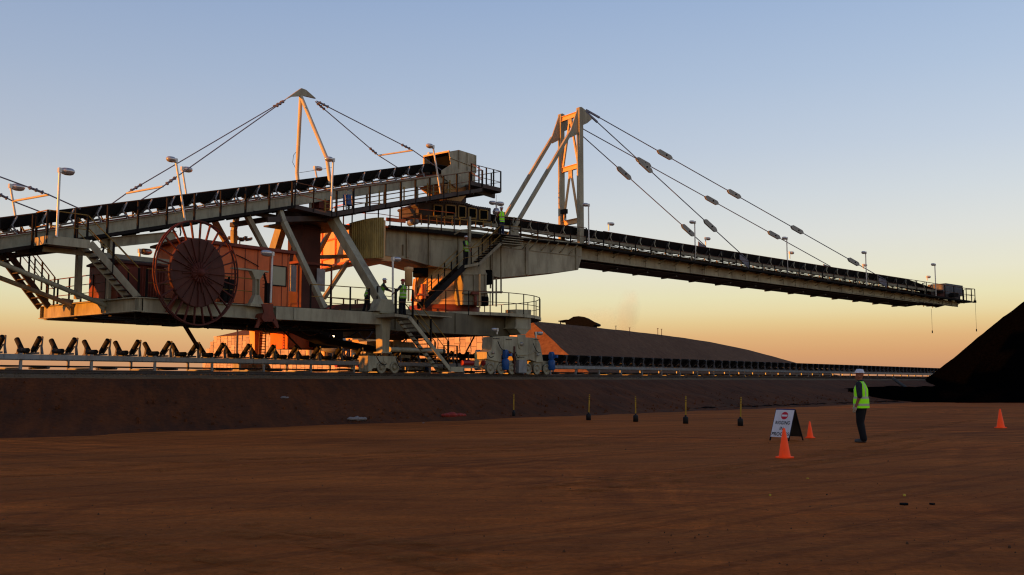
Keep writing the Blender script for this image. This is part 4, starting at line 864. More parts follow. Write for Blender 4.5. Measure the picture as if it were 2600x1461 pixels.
while l < 50.5:
    for w in (-.86, .86):
        b.beam(BW(l, w, zw(l) - .1), BW(l, w, zw(l) + .45), .07, .05, 0, up=BM)
        if i % 2: b.beam(BW(l + .45, w, zw(l) - .06), BW(l + .1, w, zw(l) + .42), .04, .04, 0, up=BM)
    l += 1.9; i += 1
b.build('stringer', 'beige_d', bm)
def btrough(b, pts, hw=.82, th=.03):
    prof = lambda k: [(-hw + .06 * k, .55 * k), (-.34, 0), (.34, 0), (hw - .06 * k, .55 * k)]
    for dz in (0, -th): b.strip([[BW(l, w, z + dz + h) for w, h in prof(k)] for l, z, k in pts])
    return b
b = btrough(MB(), [(l, zw(l) + .73, 1) for l in (-1, 12, 46)] + [(48.5, zw(48.5) + .66, .6), (50.2, zw(50.2) + .66, .1), (50.6, zw(50.6) + .5, 0), (50.4, zw(50.6) + .28, 0)])
b.strip([[BW(l, -.7, zw(l) + .28), BW(l, .7, zw(l) + .28)] for l in (50.4, 47)] + [[BW(47, -.7, zgb(47) + .3), BW(47, .7, zgb(47) + .3)]]); b.build('belt', 'rubber', bm)
def bidler(b, l):
    z = zw(l) + .68; b.beam(BW(l, -.85, z + .03), BW(l, .85, z + .03), .07, .06, 0)
    for k in (-1, 1):
        b.tube(BW(l, k * .36, z + .0), BW(l, k * .78, z + .48), .05, 1, 6)
        b.beam(BW(l + .10, k * .90, z - .08), BW(l - .10, k * .90, z + .24), .05, .045, 0, up=BM); b.beam(BW(l - .10, k * .90, z + .24), BW(l + .04, k * .88, z + .60), .05, .045, 0, up=BM)
    return b
o = bidler(MB(), 9.53).build('idler', ['beige', 'roller'], bm, BW(9.53, 0, zw(9.53))); rep(o, [(BD - Z * .0346) * (1.33 * i) for i in range(-5, 31) if i])
# boom tip
b = MB(); z5 = zw(51)
b.bb(49.0, 53.5, -.98, -.94, z5 + .05, z5 + .5); b.bb(49.0, 53.0, .94, .98, z5 + .05, z5 + .5); b.prism([BW(LE, -.9, zw(LE) - .12), BW(54.8, -1.5, zw(LE) - .12), BW(54.8, 1.5, zw(LE) - .12), BW(LE, .9, zw(LE) - .12)], Z * .1)
b.prism([BW(46, -.9, zgb(46)), BW(53.2, -.9, zw(53.2) - .55), BW(53.2, -.9, zw(53.2) - .2), BW(46, -.9, zgb(46) + .3)], BM * .05); tp = b.build('boom_tip', 'under', st, BW(52, 0, z5))
b = MB(); cv = [Q(zJ(x, y), -.9) for x, y in ((2110, 745), (2310, 775), (2312, 895), (2240, 870), (2170, 880), (2120, 870))]; b.prism(cv, BM * 1.8); b.build('tip_cover', 'galv_d', tp)
b = MB(); b.tube(BW(50.3, -.85, zw(50.3) + .48), BW(50.3, .85, zw(50.3) + .48), .22, 0, 16); b.box(Q(zJ(2035, 900), -1.3), BD * .8, BM * .5, Z * .45); b.build('head_pulley', 'maroon', tp)
MB().box(Q(zJ(2200, 900), -1.5), BD * .8, BM * .4, Z * .3).build('motor', 'dark', tp); MB().box(Q(zJ(2040, 860), -1.5), BD * .5, BM * .4, Z * .3).build('motor', 'dark', tp)
handrail([BW(53.4, -1.62, zw(54)), BW(54.8, -1.62, zw(54)), BW(54.8, 1.62, zw(54)), BW(53.4, 1.62, zw(54))], 1.14, 1.0, tp, pw=.05)
b = MB(); v = Q(zJ(2455, 965), -1.4); b.lathe(v, [(.01, -.1), (.12, -.1), (.12, .1), (.05, .15), (.05, .3), (.01, .3)], 0, 10); b.beam(BW(54.8, -1.4, zw(54) - .1), v, .05, .05); b.build('limit_switch', 'dark', tp)
for a, c in ((zJ(2458, 970), zJ(2460, 1305)), (zJ(1938, 1050), zJ(1944, 1325))):
    p = Q(a, -1.4); q = Q(c, -1.4); q = Vector((p.x, p.y, q.z)); b = MB().tube(p, q, .012, 0, 5); b.lathe(q, [(.01, -.1), (.05, -.08), (.05, .12), (.01, .15)], 0, 8); b.build('hanging_cable', 'dark', tp, p)
# boom mast
zt_ = 19.55; LM = 9.45
mst = MB().bb(LM - .16, LM + .16, -1.16, -.84, 10.5, zt_).build('boom_mast', 'beige', st, BW(LM, -1, 10.5)); MB().bb(LM - .16, LM + .16, .84, 1.16, 10.5, zt_).build('column', 'beige', mst, BW(LM, 1, 10.5))
def bz(y, w=-1): return lw(Q(zH(870, y), w))[2]
for y in (200, 725, 1275):
    z = lw(Q(zH(850, y - 15), -1))[2]; b = MB(); b.ibeam(BW(LM, -.84, z), BW(LM, .84, z), .2, .34, 0, tf=.04); b.build('crossbeam', 'lit', mst, BW(LM, 0, z))  # beige crossbeams painted in the sunlit tone
for y0, y1 in ((225, 700), (760, 1260)):
    za = lw(Q(zH(850, y0 - 10), -1))[2] - .15; zc2 = lw(Q(zH(850, y1), -1))[2] + .1
    for k in (-1, 1): MB().beam(BW(LM, k * .08, za), BW(LM, k * .8, zc2), .13, .11, 0, up=BD).build('brace', 'lit', mst, BW(LM, 0, za))
    MB().beam(BW(LM, -.2, za + .05), BW(LM, .2, za + .05), .1, .4, 0).build('gusset', 'beige', mst)
for k in (-1, 1):
    b = MB(); b.prism([BW(l, k - .05, z) for l, z in ((LM - .16, zt_), (LM - .9, zt_ - 1.9), (LM - .75, zt_ - 2.1), (LM + .16, zt_ - 1.6), (LM + .2, zt_ - 1.15), (LM + .6, zt_ - .95), (LM + 1.0, zt_ - .62), (LM + .5, zt_ - .10), (LM + .1, zt_ + .08))], BM * .1); b.build('head_plate', 'beige', mst, BW(LM, k, zt_))
    b = MB(); b.beam(BW(LM - .75, k, zt_ - 1.7), BW(4.0, k, 10.85), .22, .21, 0, up=BM); b.prism([BW(3.4, k - .04, 10.25), BW(4.6, k - .04, 10.3), BW(4.4, k - .04, 11.1), BW(3.9, k - .04, 11.0)], BM * .08); b.build('back_strut', 'beige', mst, BW(4, k, 10.8))
b = MB(); p = Q(zH(740, 1270), 0); b.beam(p, p + Z * .75, .05, .05); b.beam(p + BM * .3, p + BM * .3 + Z * .6, .04, .04); b.box(p + Z * .5 + BM * .1, BM * .5, BD * .25, Z * .3); b.build('siren', 'dark', mst)
def lozenge(c, d, w, ln=.72, h=.17):
    y = d.cross(BM).normalized(); pp = [c - d * ln - y * h * .35, c - d * (ln - .18) - y * h, c + d * (ln - .18) - y * h, c + d * ln - y * h * .35, c + d * ln + y * h * .35, c + d * (ln - .18) + y * h, c - d * (ln - .18) + y * h, c - d * ln + y * h * .35]
    b = MB(); b.prism([p - BM * .07 for p in pp], BM * .03); b.prism([p + BM * .04 for p in pp], BM * .03); return b
rods = [(-1, zH(1000, 190), zJ(1390, 705), [zH(1730, 628), zH(2428, 1028), zJ(340, 138), zJ(1010, 518)]),
        (1, zH(835, 305), zJ(740, 545), [zH(1520, 680), zH(2205, 1072), zJ(70, 182)]),
        (-1, zH(985, 215), zI(2090, 745), [zH(1535, 730), zH(2190, 1330)]),
        (1, zH(830, 350), zI(1600, 590), [zH(1322, 800), zH(1965, 1375)])]
for w, a, c, pl_ in rods:
    a = Q(a, w); c = Q(c, w); d = (c - a).normalized(); b = MB(); b.tube(a - d * .5, c, .035, 0, 8); b.beam(a - d * .5, a + d * .7, .12, .1, 0, up=BM)
    b.prism([c + d * .2, c - d * .9 - Z * .12, c - d * .9 - Z * .5, c + d * .3 - Z * .6], BM * .05); ro = b.build('stay_rod', 'rod', st, a)
    for p in pl_:
        v = Q(p, w); v = a + d * (v - a).dot(d); o = lozenge(v, d, w).build('turnbuckle', 'plate', ro, v)
        MB().lathe(v + d * .12 - BM * .11, [(.01, 0), (.06, 0), (.06, .05)], 0, 10, BM).build('pin', 'black', o)
# --- lamps
LA = [(zA(570, 880), zA(602, 200), -3.0, U, 1.15), (zA(1862, 712), zA(1768, 105), -1.9, -U * .9 - N * .2, 1.0), (zA(1877, 465), zA(1832, 185), 1.9, U, 1.1), (zA(155, 665), zA(103, 360), 1.9, U * .9, 1.2),
      (zC(995, 1150), zC(1016, 705), -3.0, -U, 1.0), (zC(875, 872), zC(855, 772), 1.9, U, 1.0), (zC(1950, 1000), zC(1885, 590), -2.9, -U, 1.0), (zC(1850, 690), zC(1850, 652), 1.0, U * .3, .9),
      (zB(1405, 210), zB(1405, 62), 1.2, U, 1.2), (zD(640, 1350), zD(662, 762), -3.95, -U, 1.2), (zF(220, 1440), zF(222, 822), -5.0, U, 1.05)]
for a, c, t, h, k in LA:
    p = T(a, t); q = T(c, t); lamp(p, q, h, st, k)
for a, c, w, h in ((zI(205, 572), zI(207, 95), -1.64, -BD), (zI(1465, 750), zI(1466, 300), -1.64, -BD), (zJ(220, 630), zJ(222, 210), -1.64, -BD), (zJ(1162, 772), zJ(1157, 380), -1.64, -BD), (zJ(1978, 895), zJ(1978, 522), -1.64, -BD),
                  (zI(447, 400), zI(447, 315), 1.64, BD), (zI(1595, 575), zI(1595, 490), 1.64, BD), (zJ(257, 452), zJ(257, 378), 1.64, BD), (zJ(1130, 572), zJ(1128, 525), 1.64, BD), (zJ(1886, 712), zJ(1886, 665), 1.64, BD)):
    p = Q(a, w); q = Q(c, w); p = Vector((q.x, q.y, p.z)); lamp(p, q, h, st, .95, r=.045)
p = Q(zF(1450, 330), -1.2); q = Q(zF(1448, 165), -1.2); lamp(p, q, BD, st, 1.1); lamp(p + BD * .05, q, -BD, st, 1.0)
b = MB(); b.tube(q, q + Z * .5, .015); b.lathe(q - Z * .55, [(.01, -.2), (.2, -.15), (.24, 0), (.15, .2), (.01, .22)], 0, 12); b.build('beacon', 'lens', st)
# --- cable reel
c = T(zB(1985, 290), -4.75); Rr = 2.15; RU = Vector((math.sin(R(31)), math.cos(R(31)), 0)); ax = Vector((-RU.y, RU.x, 0))
reel = MB(); reel.lathe(c, [(.01, -.32), (.16, -.32), (.16, -.2), (.42, -.2), (.42, .4), (.01, .4)], 0, 24, ax)
for i in range(22):
    a = i * math.pi / 11 + .1; v = RU * math.cos(a) + Z * math.sin(a); reel.beam(c - ax * .13 + v * .4, c - ax * .13 + v * (.62 + .12 * (i % 3)), .03, .03)
for i in range(16):
    a = i * math.pi / 8; v = RU * math.cos(a) + Z * math.sin(a); reel.beam(c - ax * .2 + v * .2, c - ax * .2 + v * .42, .05, .05)
reel = reel.build('cable_reel', 'red', st, c)
for off in (-.07, .07):
    b = MB(); n = 48
    for i in range(n):
        a0, a1 = 2 * math.pi * i / n, 2 * math.pi * (i + 1) / n; v0 = RU * math.cos(a0) + Z * math.sin(a0); v1 = RU * math.cos(a1) + Z * math.sin(a1)
        b.beam(c + ax * off + v0 * Rr, c + ax * off + v1 * Rr, .05, .055, 0)
    b.build('rim', 'red', reel, c)
for i in range(26):
    a = 2 * math.pi * (i + .3) / 26; v = RU * math.cos(a) + Z * math.sin(a)
    MB().beam(c + v * 1.38, c + v * (Rr - .01), .05, .085, 0, up=ax).build('spoke', 'red', reel, c + v)
for i in range(20):
    a = 2 * math.pi * i / 20; v = RU * math.cos(a) + Z * math.sin(a)
    MB().beam(c - ax * .11 + v * .3, c - ax * .11 + v * 1.42, .025, .05, 0, up=ax).build('tie_bar', 'maroon' if i % 3 else 'red', reel, c + v)
b = MB(); b.lathe(c, [(.3, -.08), (1.40, -.08), (1.43, -.06), (1.43, .06), (1.40, .08), (.3, .08)], 0, 48, ax, smooth=False); b.build('drum', 'maroon', reel, c)
b = MB(); b.beam(c + N * .45 + Z * .15, Vector((c.x, c.y, 4.9)) + N * .75, .35, .3); b.beam(c + N * .5 - U * .2, c + N * .7 - U * .9 - Z * 1.7, .16, .16); b.build('reel_stand', 'redbox', st)
b = MB(); b.prism([T(p, -4.4) for p in (zE(770, 430), zE(905, 430), zE(905, 520), zE(960, 650), zE(975, 715), zE(950, 715), zE(900, 640), zE(750, 640), (zE(730, 715)), zE(690, 710), zE(740, 600), zE(800, 530))], N * .08)
b.prism([T(p, -3.9) for p in (zE(790, 430), zE(900, 430), zE(945, 715), zE(930, 715), zE(860, 560), zE(720, 715), zE(700, 715))], N * .08); b.tube(T(zE(815, 590), -4.5), T(zE(815, 590), -4.5) + N * .5, .2, 0, 16)
b.build('cable_guide', 'redbox', st); MB().tube(T(zE(900, 620), -4.4), T(zE(1235, 970), -1.4), .04).build('power_cable', 'dark', st)
b = MB(); pL = T(zE(695, 465), -4.1); hh = sz(T(zE(695, 45), -4.1))[2]; pL.z = 4.95
b.ibeam(pL, Vector((pL.x, pL.y, hh)), .24, .22, 0, up=U); b.hexa([pL + U * a * .32 + N * c_ * .16 for a, c_ in ((-1, -1), (1, -1), (1, 1), (-1, 1))] + [pL + U * a * .12 + N * c_ * .12 + Z * .4 for a, c_ in ((-1, -1), (1, -1), (1, 1), (-1, 1))])
q = Vector((pL.x, pL.y, hh)); b.hexa([q + U * a * .13 + N * c_ * .12 - Z * .35 for a, c_ in ((-1, -1), (1, -1), (1, 1), (-1, 1))] + [q + U * a * .34 + N * c_ * .14 for a, c_ in ((-1, -1), (1, -1), (1, 1), (-1, 1))]); b.box(q - U * 1.3 - N * .1, U * 1.9, N * .2, Z * .07)
b.box(pL - U * .45 - N * .25 - Z * .12, U * .9, N * .5, Z * .12); b.build('reel_post', 'beige', st, pL)
b = MB(); b.path([T(p, -3.4) for p in (zD(560, 1000), zD(585, 1100), zD(600, 1190), zD(605, 1340))], .05); b.box(T(zD(595, 1350), -3.5), U * .3, N * .2, Z * .9)
for y in (1010, 1050, 1090, 1130, 1170): b.tube(T(zD(545, y), -3.4), T(zD(590, y + 4), -3.4), .012)
b.build('cable_ladder', 'dark', st)
# --- electrical house and containers
hz0, hz1 = 4.95, 7.62; hs0, hs1, ht0, ht1 = -15.0, -9.3, -2.5, -.4
b = MB(); b.rb(hs0, hs1, ht0, ht1, hz0, hz1); house = b.build('electrical_house', 'orange', st, W(-12, -1.5, 5))
b = MB(); b.prism([W(hs0 - .25, ht0 - .22, hz1), W(hs0 - .25, ht1 + .2, hz1 - .16), W(hs0 - .25, ht1 + .2, hz1 - .06), W(hs0 - .25, ht0 - .22, hz1 + .14)], U * (hs1 - hs0 + .5)); b.build('roof', 'redbox', house)
p0_ = T(zD(665, 915), ht0 - .02); p1_ = T(zD(815, 1150), ht0 - .02); s0_, s1_ = sz(p0_)[0], sz(p1_)[0]; za, zb_ = p0_.z, p1_.z
b = MB()
for a in ((s0_ - .05, s1_ + .05, zb_ - .05, zb_), (s0_ - .05, s1_ + .05, za, za + .05), (s0_ - .05, s0_, zb_, za), (s1_, s1_ + .05, zb_, za)): b.rb(a[0], a[1], ht0 - .05, ht0 - .002, a[2], a[3])
wn = b.build('window', 'dark', house, p0_); MB().rb(s0_, s1_, ht0 - .03, ht0 - .004, zb_, za).build('pane', 'glass', wn, p0_)
b = MB()
b.box(T(zD(80, 1330), ht0 - .3), U * .55, N * .28, Z * 1.0); b.build('air_conditioner', 'dark', house); b = MB()
b.path([T(p, ht0 - .06) for p in (zD(230, 780), zD(340, 830), zD(500, 920))], .02); b.beam(T(zD(310, 945), ht0 - .3), T(zD(560, 975), ht0 - .3), .06, .06); b.build('cable_bracket', 'dark', house)
b = MB()
for i in range(8): s = hs0 + .7 * i + .35; b.rb(s, s + .03, ht0 - .02, ht0 - .002, hz0, hz1)
b.rb(s1_ + .12, s1_ + .15, ht0 - .02, ht0 - .002, hz0, hz1); b.build('seam', 'redbox', house)
b = MB(); b.rb(-19.0 + 1.2, -15.75, -2.2, .2, 4.95, 6.42); b.rb(-17.9, -17.0, -2.3, -2.2, 5.0, 6.3)
for i in range(16): s = -17.7 + i * .13; b.rb(s, s + .05, -2.24, -2.2, 5.0, 6.35)
tr_ = b.build('transformer_house', 'redbox', st, W(-17, -1, 5)); b = MB(); b.prism([W(-17.9, -2.35, 6.42), W(-17.9, .3, 6.42), W(-17.9, .3, 6.5), W(-17.9, -1.1, 6.72), W(-17.9, -2.35, 6.5)], U * 2.25); b.build('roof', 'maroon', tr_)
handrail([W(-17.6, -3.95, 4.95), W(-12.4, -3.95, 4.95)], 1.12, 1.25, st, drop=.05, pw=.07, mr='yellow')
handrail([W(-17.8, 3.9, 4.95), W(-17.8, -2.2, 4.95)], 1.12, 1.0, st, drop=.05, pw=.05, mr='rail', mids=(.33, .66))
handrail([W(-9.3, -4.1, 4.95), W(-6.2, -4.75, 4.95)], 1.12, 1.0, st, drop=.05, pw=.06, mr='yellow')
handrail([W(-9.3, 3.8, 4.95), W(-5.2, 4.6, 4.95), W(-.5, 5.0, 5.0)], 1.12, .9, st, posts=False, mids=(.25, .5, .75))
handrail([W(-6.2, 1.0, 4.95), W(-1.0, 1.0, 4.95)], 1.12, .9, st, posts=False, mids=(.25, .5, .75))
handrail([T(zG(270, 515), -4.9), T(zG(480, 540), -5.0)], 1.22, 1.0, st, mr='rail', pw=.06, mids=(.35, .65)); handrail([T(zG(490, 560), -6.3), T(zG(690, 565), -6.3)], 1.25, 1.0, st, mr='rail', pw=.07)
b = MB(); b.rb(-5.0, -.6, -5.1, -3.5, 4.9, 4.96); b.prism([T(zG(480, 545), -6.4), T(zG(660, 570), -6.4), T(zG(660, 600), -6.4), T(zG(480, 580), -6.4)], N * 1.5); b.build('landing', 'beige_d', st)
b = MB(); b.prism([T(zE(1600, 490), -1.5), T(zE(1700, 435), -1.5), T(zE(1900, 430), -1.5), T(zE(2110, 418), -1.5), T(zE(2110, 500), -1.5), T(zE(1560, 510), -1.5)], N * 1.5); b.build('cover_plate', 'maroon', st)
b = MB(); s = sz(T(zE(1070, 840), 2.5))[0]; p = T(zE(1075, 960), 2.5); q = T(zE(1390, 730), 2.5); b.box(p, U * (sz(q)[0] - sz(p)[0]), N * 1.5, Z * (q.z - p.z)); cb = b.build('tail_chute', 'orange', st, p)
b = MB(); w_ = U * (sz(q)[0] - sz(p)[0]); b.beam(p - N * .04, p + w_ - N * .04, .08, .08); b.beam(p - N * .04, p + Z * (q.z - p.z) - N * .04, .08, .08); b.beam(p + w_ - N * .04, q - N * .04, .08, .08); b.build('frame', 'redbox', cb)
b = MB(); b.box(T(zE(1400, 940), 2.0), U * 2.0, N * 1.5, Z * 1.0); b.build('drive_housing', 'dark', st)
b = MB(); o_ = T(zE(735, 1050), 3.2); o1 = T(zE(745, 760), 3.2); b.tube(o_, o1, .03); b.tube(o_ + U * .4, o1 + U * .4, .03)
for i in range(9): f_ = (i + .5) / 9; b.tube(o_.lerp(o1, f_), o_.lerp(o1, f_) + U * .4, .02)
b.build('ladder', 'rail', st)
stairs(T(zE(950, 760), 3.5), T(zE(1060, 900), 3.5), N * .7, st, 6, ms='rail', sh=.12)
b = MB(); v = T(zE(1625, 808), 1.0); b.lathe(v, [(.01, -.07), (.07, 0), (.01, .07)], 0, 10); b.build('work_light', mat('lit_bulb', (1, .8, .5), .5, emis=(1, .75, .4, 6)), st)
rnd = random.Random(31)
for i in range(16):
    x = rnd.uniform(700, 2080) if i < 11 else rnd.uniform(2150, 2600); t_ = rnd.uniform(-3.8, 1.5); a = T(zE(x, 690), t_); a.z = 4.3; c = a + U * rnd.uniform(.8, 2.6); sg_ = rnd.uniform(.12, .55)
    MB().path([a.lerp(c, q / 8) - Z * sg_ * math.sin(math.pi * q / 8) for q in range(9)], rnd.choice((.02, .03, .045))).build('hose', rnd.choice(('dark', 'under', 'rail')), st, a)
for i in range(4):
    s_ = -4.6 + i * 2.3; MB().beam(W(s_, -4.2 + .3 * (i % 3), 4.1), W(s_ + rnd.uniform(-.5, .8), -3.8 + .5 * (i % 2), 3.2 + .35 * (i % 3)), .06, .06).build('hanger', 'under', st)
pass
for i, (x, y) in enumerate(((1560, 1000), (1900, 1000), (1690, 870), (2110, 900), (480, 1060), (250, 1055))):
    a = T(zG(x, y), -5.45); c = a + U * rnd.uniform(.35, .7) - Z * rnd.uniform(.2, .6); MB().path([a.lerp(c, q / 6) - Z * .18 * math.sin(math.pi * q / 6) - N * .06 for q in range(7)], .022).build('hose', 'dark', st, a)
for x, y in ((1650, 840), (2130, 850), (1800, 850), (1950, 1060)):
    a = T(zG(x, y), -5.38)
    for q in range(5): MB().lathe(a + U * .11 * q - N * .02, [(.001, -.02), (.022, -.02), (.022, .03)], 0, 6, N).build('bolt', 'under', st)
# --- staircases
ptop = T(zA(880, 940), -2.9); pbot = T(zB(1390, 565), -3.6)
b = MB(); zpl = ptop.z; b.rb(-21.2, -19.5, -2.9, -1.9, zpl - .14, zpl - .06); b.rb(-21.2, -19.5, -2.94, -2.9, zpl - .22, zpl + .12); b.rb(-21.24, -21.2, -2.9, -1.9, zpl - .22, zpl + .1)
b.beam(W(-20.9, -2.0, zpl - .3), W(-15.0, -2.0, zpl - .3 + 5.9 * .0), .12, .2); b.build('landing', 'beige', st)
f1 = stairs(ptop + Z * .02 + U * .1, pbot + Z * .1, N * .75, st, 10)
handrail([W(-21.2, -2.0, zpl - .05), W(-21.2, -2.88, zpl - .05), W(-19.6, -2.88, zpl - .05), pbot + Z * .15], 1.15, 1.25, st, mr='yellow', pw=.06); handrail([W(-19.6, -2.1, zpl - .05), pbot + Z * .15 + N * .8], 1.15, 1.6, st, mr='yellow', pw=.06)
stairs(T(zB(60, 60), .9), T(zB(490, 630), 1.6), N * .8, st, 9, ms='under'); handrail([T(zB(160, 120), 1.4), T(zB(540, 590), 1.8)], 1.1, .9, st, mr='rail', mp='dark', pw=.05)
handrail([T(zB(60, 60), 3.0), T(zB(480, 560), 3.0)], 1.1, 1.0, st, mr='rail', mp='dark', pw=.05)
b = MB(); b.beam(T(zA(165, 1030), -1.2), T(zA(880, 960), -1.2), .14, .22); b.beam(T(zA(0, 1080), 1.0), T(zA(800, 990), 1.0), .14, .22); b.build('support_beam', 'under', st)
for x, y in ((320, 1040), (490, 1020)): MB().tube(T(zA(x, y - 30), -1.2) - U * .12, T(zA(x, y - 30), -1.2) + U * .12, .14, 0, 10).build('roller', 'dark', st)
tb_ = S(zB(1070, 620), -17.9); ta = S(zB(740, 620), -17.9)
for e, f0 in ((tb_, (0, 668)), (ta, (0, 706))):
    t = sz(e)[1]; a = T(f0, t); MB().tube(e, a + (a - e) * 1.2, .10, 0, 12).build('bracing_tube', 'beige', st, e)
    d = (a - e).normalized(); MB().prism([e + Z * .25, e - U * .1 - Z * .3, e + d * .5, e + d * .55 + Z * .14], N * .05).build('gusset', 'beige', st, e)
for x0, y0, x1, y1, t in ((800, 980, 775, 1447, -.5), (1120, 900, 1115, 1200, -1.5)): # posts under the tail of the tripper
    a = T(zA(x0, y0), t); MB().beam(a, Vector((a.x, a.y, 4.95)), .24, .2, up=U).build('post_support', 'beige', st, a)
b = MB(); b.ibeam(T(zA(1010, 945), -1.4), T(zA(1765, 870), -1.4), .3, .42, 0); b.beam(T(zA(1330, 850), -1.2), T(zA(1330, 920), -1.2), .3, .2, 0); b.build('winch_beam', 'beige', st); MB().path([T(p, -1.4) for p in (zA(1815, 770), zA(1812, 800), zA(1820, 830), zA(1812, 870))], .03).build('chain_hook', 'dark', st)
for a, c, t in ((zA(1190, 970), zA(1370, 1165), .5), (zA(1050, 990), zA(950, 1160), .6), (zA(870, 1000), zA(1000, 1160), .6)): strut(T(a, t), T(c, t), .06, .06, 'rail', 'brace')
# ground stair
pt_ = T(zG(650, 590), -6.5); pb_ = T(zG(1130, 1205), -6.5); stairs(pt_, pb_, N * .85, st, 13, sh=.2)
b = MB(); e = T(zG(1285, 1200), -6.5); e.z = pb_.z; b.beam(pb_, e, .07, .26); b.beam(pb_ + N * .85, e + N * .85, .07, .26); b.box(pb_ + Z * .02, e - pb_, N * .85, Z * .04); b.build('step_platform', 'beige', st)
hA = handrail([T(zG(690, 590), -6.45), T(zG(1110, 1120), -6.45)], 1.05, 1.35, st, mr='yellow', pw=.075, mids=(.5,)); handrail([T(zG(690, 590), -6.45) + N * .9, T(zG(1110, 1120), -6.45) + N * .9], 1.05, 1.6, st, mr='yellow', pw=.06)
handrail([pb_ + N * .4 + Z * .1, e + N * .4 + Z * .1], 1.1, .9, st, mr='rail')
# stair up the slewing part
u0 = Q(zF(600, 1385), -4.3); u1 = Q(zF(1065, 930), -3.2); stairs(u1, u0, BM * .75, st, 11, ms='dark', mt='dark', sh=.34); handrail([u0, u1], 1.05, 1.2, st, mr='yellow', pw=.05); handrail([u0 + BM * .75, u1 + BM * .75], 1.05, 1.2, st, mr='yellow', pw=.05)
u2 = Q(zF(1240, 895), -3.2); u3 = Q(zF(1500, 650), -3.2); u4 = Q(zF(1600, 625), -3.0)
b = MB(); b.prism([u1, u2, u2 + BM * .9, u1 + BM * .9], Z * .08); b.beam(u1 + Z * .03, u2 + Z * .03, .05, .14); b.build('landing', 'beige_d', st)
stairs(u3, u2, BM * .8, st, 8, ms='beige_d', mt='dark', sh=.16); handrail([u1, u2, u3], 1.05, .9, st, mr='yellow', pw=.05); handrail([u2 + BM * .8, u3 + BM * .8], 1.05, 1, st, mr='yellow', pw=.05)
b = MB(); zz = u3.z
for i in range(4): l, w, _ = lw(u3 + BD * .12 * i); b.bb(l, l + 1.6 - .1 * i, w, w + .9 + .1 * i, zz + .02 + .14 * i, zz + .06 + .14 * i)
b.build('step', 'beige_d', st); b = MB(); l, w, _ = lw(u3); b.bb(l - .2, l + 1.5, w, -2.1, zz + .55, zz + .6); b.build('landing', 'under', st)
handrail([BW(l - .1, w + .05, zz + .6), BW(l + 1.5, w + .05, zz + .6)], 1.05, .8, st, mr='yellow')
b = MB(); v = Q(zF(1130, 330), -2.6); q = Q(zF(1130, 640), -2.6); b.beam(v, q, .16, .14, up=BD); b.beam(Q(zF(1030, 490), -2.5), Q(zF(1350, 470), -2.5), .06, .08); b.beam(Q(zF(950, 540), -2.2), Q(zF(1040, 490), -2.5), .06, .08); b.build('davit_post', 'beige_d', st, q)

